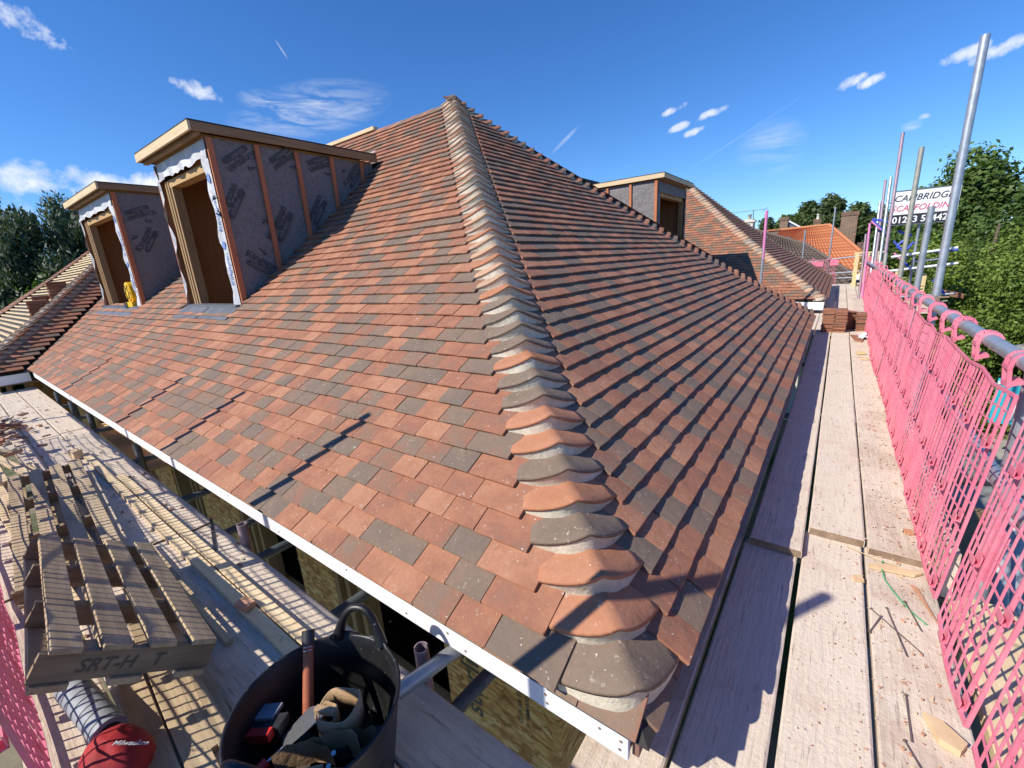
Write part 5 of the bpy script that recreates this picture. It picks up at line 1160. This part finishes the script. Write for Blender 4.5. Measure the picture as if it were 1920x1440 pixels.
# ------------------------------------------------------------------ things on the ground seen through the right-hand guards
def gthing(name, label, cat, fn): b_ = MB(); fn(b_); return tag(b_.build(name), label, cat)
def f(b):
    b.box(2.74, 4.5, 10.2, 10.25, -2.15, -1.32, 'teal')
    for k in range(3):
        pts = [(2.98 + k * .12 + (.35 - .06 * k) * (1 - math.cos(a)) * .9, 10.185, -2.10 + .65 * math.sin(a) * (1 - k * .12)) for a in [PI * .02 + PI * .75 * i / 10 for i in range(11)]]; b.path(pts, .028 - .005 * k, 'sign_white', 6)
    b.box(2.74, 4.5, 10.185, 10.195, -1.42, -1.36, 'sign_white')
gthing('site_banner', 'teal banner with white curved strokes beyond the right-hand guards', 'banner', f)
gthing('concrete_yard', 'pale concrete yard below the scaffold', 'paving', lambda b: b.box(.9, 4.2, -3, 11.5, -2.9, -2.88, 'concrete'))['kind'] = 'structure'
gthing('tube_bundle', 'grey plastic pipes leaning below the right-hand scaffold', 'pipes', lambda b: [b.tube((1.15 + .09 * k, 1.1 + .25 * k, -2.88), (1.25 + .10 * k, 2.9 + .2 * k, -.65), .05, 'pipe_grey', 16, hollow=.85) for k in range(4)])
gthing('cement_mixer_bag', 'pale sack slumped on dark boards below the guards', 'sack', lambda b: b.lathe((1.55, 3.0, -1.3), [(0, 0), (.22, .02), (.26, .12), (.20, .24), (.06, .30), (0, .3)], 'membrane_white', 18, squash=(1, 1.4)))
gthing('lower_platform', 'dark lower platform of the scaffold seen through the guards', 'platform', lambda b: (b.box(.95, 1.9, .2, 4.6, -1.36, -1.31, 'timber_brown_y'), b.box(1.0, 1.1, .3, .4, -2.9, -1.36, 'galvanised_dark'), b.box(1.0, 1.1, 4.4, 4.5, -2.9, -1.36, 'galvanised_dark'), b.box(1.8, 1.9, 4.4, 4.5, -2.9, -1.36, 'galvanised_dark')))
gthing('clay_pot', 'terracotta pot on the ground past the pink guards', 'pot', lambda b: b.lathe((3.1, 7.4, -2.88), [(0, 0), (.22, 0), (.34, .5), (.37, .5), (.37, .58), (.30, .58), (.2, .1), (0, .1)], 'rust_handle', 20))
gthing('dark_bin', 'dark bin beside the terracotta pot', 'bin', lambda b: (b.box(3.6, 4.2, 8.4, 9.0, -2.9, -1.9, 'tool_black'), b.box(3.56, 4.24, 8.36, 9.04, -1.9, -1.84, 'tool_black')))
gthing('log', 'cut log lying in the yard', 'log', lambda b: b.tube((2.5, 5.6, -2.75), (3.3, 6.0, -2.75), .14, 'bark', 12))

# ------------------------------------------------------------------ houses behind
def pantile_roof(b, P00, P10, P01, P11, nu, nv, mat, amp=.05, step=.05):
    """ribbed and stepped roof plane between four corners (eave left/right, ridge left/right)"""
    P00, P10, P01, P11 = [V(*p) for p in (P00, P10, P01, P11)]; nn = np.cross(P10 - P00, P01 - P00); nn /= np.linalg.norm(nn)
    if nn[2] < 0: nn = -nn
    for j in range(nv):
        v0, v1 = j / nv, (j + 1) / nv; vs = []
        for i in range(nu * 4 + 1):
            u = i / (nu * 4); w = amp * math.cos(2 * PI * i / 4)
            for v, d in ((v0, step), (v0, 0), (v1, 0)):
                a = P00 + (P10 - P00) * u; c_ = P01 + (P11 - P01) * u; vs.append(a + (c_ - a) * v + nn * (w + (d if v == v0 and d else 0) + (step if False else 0)))
            vs[-3] = vs[-3]; vs[-1] = vs[-1] + nn * (0)
            # top of this course starts high (step) at the lower edge and sinks to 0 at the upper
        m_ = nu * 4 + 1
        b.add(vs, [f_ for i in range(m_ - 1) for f_ in ((i * 3, (i + 1) * 3, (i + 1) * 3 + 2, i * 3 + 2), (i * 3 + 1, (i + 1) * 3 + 1, (i + 1) * 3, i * 3))], mat, U(0, 1))
def chimney(name, parent, x0, x1, y0, y1, z0, z1, pots=1):
    b = MB(); nz = int((z1 - z0) / .085)
    for k in range(nz):
        z = z0 + k * (z1 - z0) / nz; h = (z1 - z0) / nz; e = .035 if k >= nz - 3 else 0.0
        for side in range(2):
            L = (x1 - x0) if side == 0 else (y1 - y0); n = max(2, int(L / .23)); off = (k % 2) * .5
            for i in range(-1, n + 1):
                a0, a1 = max(0, (i + off) / n), min(1, (i + 1 + off) / n)
                if a1 - a0 < .02: continue
                if side == 0: b.box(x0 - e + (x1 - x0 + 2 * e) * a0 + .006, x0 - e + (x1 - x0 + 2 * e) * a1 - .006, y0 - e, y0 + .05, z + .006, z + h - .006, 'brickwork', U(0, 1))
                else: b.box(x1 - .05, x1 + e, y0 + (y1 - y0) * a0 + .006, y0 + (y1 - y0) * a1 - .006, z + .006, z + h - .006, 'brickwork', U(0, 1))
    b.box(x0 + .008, x1 - .008, y0 + .008, y1, z0, z1 - .01, 'mortar'); o = b.build(name, parent, kind='stuff')
    for k in range(pots): q = MB(); q.lathe((x0 + (x1 - x0) * (k + 1) / (pots + 1), (y0 + y1) / 2, z1), [(.11, 0), (.09, .05), (.08, .30), (.10, .32), (.10, .36), (.07, .36)], 'render_cream', 12); q.build('chimney_pot', parent)
    return o
oh = empty('neighbour_house', (0, 36, -2.9)); tag(oh, 'neighbouring house with a bright orange pantile roof and tall brick chimney', 'house')
b = MB(); pantile_roof(b, (-6.2, 32.5, -.75), (2.45, 32.5, -.75), (-3.4, 37, 2.30), (-.62, 37, 2.37), 34, 17, 'pantile'); b.build('roof', oh, kind='stuff')
b = MB(); pantile_roof(b, (2.45, 32.5, -.75), (2.45, 41.5, -.75), (-.62, 37, 2.37), (-.60, 37.1, 2.37), 26, 17, 'pantile'); b.build('roof', oh, kind='stuff')
b = MB(); pantile_roof(b, (-6.6, 33.5, -.2), (-3.2, 33.5, -.2), (-4.7, 36.5, 2.12), (-4.2, 36.5, 2.28), 12, 12, 'pantile'); b.build('roof', oh, kind='stuff')
b = MB(); b.path([(-3.5, 37, 2.36), (-.62, 37, 2.43), (2.5, 32.5, -.68)], .10, 'pantile', 8); b.path([(-3.4, 37, 2.36), (-4.2, 36.5, 2.33), (-6.4, 33.3, -.1)], .09, 'pantile', 8); b.build('ridge', oh)
b = MB(); b.box(-6, 2.1, 33.0, 40.5, -2.9, -.75, 'brickwork'); b.build('wall', oh)
def sk(p0, p1, z0, z1, y0, y1, name, mat, d): q = MB(); q.prism([(p0, y0 - d, z0), (p1, y0 - d, z0 + .0), (p1, y1 - d, z1), (p0, y1 - d, z1)], (0, -.04, .05), mat); return q.build(name, oh)
sk(-3.55, -2.75, 1.20, 1.80, 35.3, 36.2, 'rooflight', 'lead', .12); sk(-3.45, -2.85, 1.27, 1.73, 35.4, 36.1, 'rooflight_pane', 'glass_dark', .19)
chimney('chimney', oh, -.02, .86, 36.2, 36.9, .9, 3.12, 0)
b = MB(); b.obox((.7, 36.1, 1.15), (1.4, 0, -1.15), (0, .3, 0), (0, 0, .05), 'lead'); b.build('flashing', oh)
oh2 = empty('neighbour_house', (-4, 42, -2.9)); tag(oh2, 'house hidden behind the orange roof, its gable boarded and two chimneys showing', 'house')
chimney('chimney', oh2, -3.85, -3.30, 40, 40.5, 1.2, 3.38, 0); chimney('chimney', oh2, -1.72, -1.26, 41, 41.4, 1.2, 3.05, 1)
b = MB(); b.prism([(-3.3, 40.2, 1.0), (-3.3, 40.2, 3.0), (-3.15, 40.2, 3.0), (-1.9, 40.2, 2.1), (-1.9, 40.2, 1.0)], (0, .2, 0), 'galvanised_dark'); b.beam((-3.25, 40.1, 3.05), (-1.8, 40.1, 2.1), .12, .10, 'sign_white'); b.build('gable', oh2)
b = MB(); b.add([(-8, 40.4, -1), (0, 40.4, -1), (0, 43, 2.3), (-8, 43, 2.7)], [(0, 1, 2, 3)], 'old_tile'); b.box(-8, 0, 41, 46, -2.9, -.9, 'brickwork'); b.build('roof', oh2)
oh3 = empty('neighbour_house', (3, 46, -2.9)); tag(oh3, 'low dark red tiled roof to the right of the tall chimney', 'house')
b = MB(); pantile_roof(b, (.6, 40, -.8), (6, 40, -.8), (1.2, 44, 1.15), (6, 44, 1.15), 20, 14, 'clay_dark'); b.build('roof', oh3, kind='stuff'); b = MB(); b.box(1, 6, 41, 47, -2.9, -.7, 'brickwork'); b.build('wall', oh3)
oh4 = empty('outbuilding', (-2, 24, -2.9)); tag(oh4, 'dark old tiled hipped roof just behind the far scaffold', 'house')
b = MB(); pantile_roof(b, (-8, 21.5, -1.4), (1.35, 21.5, -.55), (-4.4, 26, 2.42), (-1.25, 26, 1.20), 34, 18, 'old_tile', .03, .04); b.build('roof', oh4, kind='stuff')
b = MB(); pantile_roof(b, (1.35, 21.5, -.55), (1.6, 30, -1.3), (-1.25, 26, 1.20), (-1.2, 26.1, 1.2), 24, 18, 'old_tile', .03, .04); b.build('roof', oh4, kind='stuff')
b = MB(); b.box(-7.5, 1.2, 22, 29, -2.9, -.7, 'brickwork'); b.build('wall', oh4)
b = MB(); b.path([(-4.4, 26, 2.46), (-1.25, 26, 1.25), (1.35, 21.5, -.5)], .07, 'old_tile', 8); b.build('ridge', oh4)
oh5 = empty('neighbour_house', (-5, 25, -2.9)); tag(oh5, 'small cream chimney and aerial peeping over the far wing roof', 'chimney')
b = MB(); b.box(-3.75, -3.32, 24, 24.4, 0, 2.55, 'render_cream'); b.box(-3.80, -3.27, 23.95, 24.45, 2.42, 2.50, 'render_cream'); b.lathe((-3.55, 24.2, 2.55), [(.08, 0), (.07, .18), (.09, .2), (.09, .24)], 'concrete', 12); b.build('chimney_stack', oh5)
b = MB(); b.tube((-3.33, 24, 2.0), (-3.38, 24, 2.95), .018, 'galvanised_dark', 6); b.tube((-4.3, 24, 2.93), (-2.8, 24, 2.95), .010, 'galvanised_dark', 6)
for k in range(11): x = -4.25 + k * .14; b.tube((x, 23.85, 2.93 + .002 * k), (x, 24.15, 2.93 + .002 * k), .006, 'galvanised_dark', 4)
b.tube((-3.0, 24, 2.85), (-2.78, 24, 3.02), .01, 'galvanised_dark', 4); b.build('aerial', oh5)

# ------------------------------------------------------------------ trees
def leaves(name, parent, centres, radii, count, size, mat, droop=0.0, flat=.5, seed=0, shell=.55):
    g_ = np.random.default_rng(seed); C_ = np.asarray(centres, float); Rr = np.asarray(radii, float); w = Rr ** 2; w /= w.sum()
    idx = g_.choice(len(C_), count, p=w); d = g_.normal(size=(count, 3)); d /= np.linalg.norm(d, axis=1)[:, None]
    rad = (shell + (1 - shell) * g_.random(count)) * (1 + .12 * g_.normal(size=count)); P = C_[idx] + d * (rad * Rr[idx])[:, None]
    if droop: P[:, 2] -= droop * g_.random(count) ** 1.5
    nrm = d * .8 + g_.normal(size=(count, 3)) * flat + np.array([0, 0, .5]); nrm /= np.linalg.norm(nrm, axis=1)[:, None]
    a = np.cross(nrm, g_.normal(size=(count, 3))); a /= np.linalg.norm(a, axis=1)[:, None]; b2 = np.cross(nrm, a)
    if droop: a = a * .8 + np.array([.25, .1, -1.0]); a /= np.linalg.norm(a, axis=1)[:, None]; b2 = np.cross(nrm, a); b2 /= np.maximum(np.linalg.norm(b2, axis=1), 1e-3)[:, None]
    s = size * (.6 + .8 * g_.random(count)); l, ww = s[:, None], (s * (.36 if droop else .55))[:, None]
    Vt = np.stack([P - a * l, P - b2 * ww + nrm * ww * .25, P + a * l, P + b2 * ww + nrm * ww * .25], 1).reshape(-1, 3)
    me = bpy.data.meshes.new(name); me.vertices.add(count * 4); me.vertices.foreach_set('co', Vt.ravel().astype('f')); me.loops.add(count * 4); me.loops.foreach_set('vertex_index', np.arange(count * 4, dtype='i'))
    me.polygons.add(count); me.polygons.foreach_set('loop_start', np.arange(0, count * 4, 4, dtype='i')); me.materials.append(MATS[mat])
    tn = np.clip(g_.random(len(C_))[idx] * .5 + .55 * g_.random(count) - .05, 0, 1)
    at = me.attributes.new('tone', 'FLOAT', 'FACE'); at.data.foreach_set('value', tn.astype('f')); me.update(calc_edges=True); me.validate()
    o = bpy.data.objects.new(name, me); COL.objects.link(o); adopt(o, parent); o['kind'] = 'stuff'; return o
def tree(x, y, top, rad, label, mat='leaf_green', count=16000, size=.09, clumps=40, cr=.32, droop=0.0, seed=0, zb=-2.9, low=.25, group=None, squash=1.0, name='tree'):
    g_ = np.random.default_rng(seed); r = empty(name, (x, y, zb)); tag(r, label, 'tree', group)
    cz = top - rad * squash; cs, rs = [], []
    for k in range(clumps):
        d = g_.normal(size=3); d /= np.linalg.norm(d); q = g_.random() ** .45; cc = np.array([x, y, cz]) + d * rad * q * np.array([1, 1, squash]) * (1 - cr * .6)
        if cc[2] < zb + (top - zb) * low: cc[2] = zb + (top - zb) * (low + .3 * g_.random())
        cs.append(cc); rs.append(rad * cr * (.6 + .8 * g_.random()))
    leaves('crown', r, cs, rs, count, size, mat, droop, seed=seed + 1)
    b = MB(); th = (top - zb); b.path([(x, y, zb), (x + .1, y, zb + th * .25), (x - .05, y + .1, zb + th * .5), (x, y, zb + th * .85)], [rad * .10, rad * .075, rad * .05, rad * .015], 'bark', 8)
    for k in range(12):
        c_ = cs[k % len(cs)]; z0 = zb + th * (.28 + .035 * k); m_ = V((x + c_[0]) / 2, (y + c_[1]) / 2, (z0 + c_[2]) / 2 + .1 * rad); b.path([(x, y, z0), m_, c_], [rad * .035, rad * .02, rad * .006], 'bark', 5)
    b.build('trunk', r); return r
GTr = 'trees behind the right-hand guards'
tree(3.9, 12.6, 1.95, 2.1, 'bright green leafy tree right behind the guards at the edge of the photo', 'leaf_bright', 70000, .040, 80, .30, seed=3, group=GTr, low=.05, squash=1.35)
tree(3.3, 15.4, 2.15, 1.9, 'green tree just right of the tallest pole', 'leaf_bright', 52000, .044, 70, .30, seed=5, group=GTr, low=.05, squash=1.5)
tree(5.4, 16.5, 3.0, 2.6, 'broad mid-green tree at the right edge above the bright one', 'leaf_green', 46000, .055, 64, .28, seed=8, group=GTr, low=.05, squash=1.2)
tree(2.8, 19.5, 2.5, 2.0, 'green tree seen between the poles below the sign', 'leaf_green', 20000, .075, 40, .30, seed=13, group=GTr, low=.05, squash=1.5)
tree(3.9, 25, 4.3, 2.7, 'dark wind-blown tree behind the sign on the right skyline', 'leaf_green', 34000, .10, 60, .26, seed=21, group=GTr, low=.1, squash=1.3)
tree(7.4, 26, 4.5, 3.3, 'tall dark tree forming the right-hand skyline', 'leaf_green', 40000, .10, 60, .27, seed=27, group=GTr, low=.1, squash=1.1)
tree(2.6, 26, 4.0, 1.9, 'dark tree showing just above the sign', 'leaf_green', 22000, .10, 44, .30, seed=91, group=GTr, low=.1, squash=2.0)
tree(6.6, 21, 3.6, 2.5, 'dark tree cut off by the right edge of the photo', 'leaf_green', 22000, .09, 40, .26, seed=31, group=GTr, low=.1, squash=1.3)
tree(7.4, 9.6, -.4, 1.3, 'low bright bush in the yard below the guards', 'leaf_bright', 16000, .05, 34, .34, seed=33, group=GTr, low=.0, squash=1.2, name='bush')
GTb = 'trees on the skyline behind the orange roof'
tree(-1.9, 60, 6.2, 2.6, 'dark round tree left of the tall brick chimney', 'leaf_dark', 12000, .20, 36, .30, seed=41, group=GTb)
tree(1.3, 58, 5.2, 2.6, 'dark tree right of the tall brick chimney', 'leaf_dark', 12000, .20, 36, .30, seed=43, group=GTb)
tree(-7.5, 70, 5.0, 2.4, 'dark small tree above the small left chimney', 'leaf_dark', 8000, .22, 30, .32, seed=45, group=GTb)
tree(-5.2, 68, 5.4, 2.0, 'yellow-green tree between the two small chimneys', 'leaf_green', 8000, .22, 26, .32, seed=47, group=GTb)
tree(-10.5, 75, 3.6, 2.6, 'low dark tree beside the aerial', 'leaf_dark', 7000, .24, 26, .32, seed=49, group=GTb)
tree(4.5, 52, 3.2, 2.4, 'tree behind the blue lattice beams', 'leaf_green', 9000, .2, 26, .32, seed=51, group=GTb)
GTl = 'trees behind the left-hand roof'
tree(-27.5, 4.3, 5.9, 3.3, 'feathery weeping tree on the left skyline', 'leaf_willow', 50000, .11, 70, .19, droop=.8, seed=61, group=GTl, squash=1.3)
tree(-29.5, 1.5, 4.0, 2.6, 'smaller weeping tree at the left edge', 'leaf_willow', 30000, .11, 50, .20, droop=.8, seed=63, group=GTl, squash=1.2)
tree(-22, .2, 1.25, 2.1, 'dark bushy tree in front of the weeping tree', 'leaf_green', 22000, .09, 44, .32, seed=65, group=GTl, squash=1.0, low=.0)
tree(-24, 3.2, 1.9, 2.2, 'bushy tree just above the stripped roof', 'leaf_green', 20000, .10, 44, .32, seed=67, group=GTl, squash=1.0, low=.0)
tree(-20, -2.6, .6, 1.9, 'dark bush at the far left edge', 'leaf_dark', 14000, .09, 34, .34, seed=69, group=GTl, low=.0, name='bush')
tree(-18.5, -1.2, -.9, 1.1, 'green shrub seen below the left eave', 'leaf_bright', 9000, .07, 26, .36, seed=71, group=GTl, low=.0, name='bush')
# wood far away closing the horizon
cs = [(170 * math.cos(a) * (1 + .1 * math.sin(9 * a)), 170 * math.sin(a), -1.5 + 1.2 * math.sin(23 * a)) for a in [2 * PI * i / 260 for i in range(260)]]
o = leaves('far_wood', None, cs, [3.6 + 1.2 * math.sin(i * 1.7) for i in range(260)], 60000, .75, 'leaf_dark', seed=77)
b = MB(); b.tube((-19.5, -1.05, -2.9), (-20.6, -.9, 1.2), .05, 'galvanised_dark', 8); tag(b.build('pole'), 'thin leaning pole at the far left in front of the trees', 'pole')
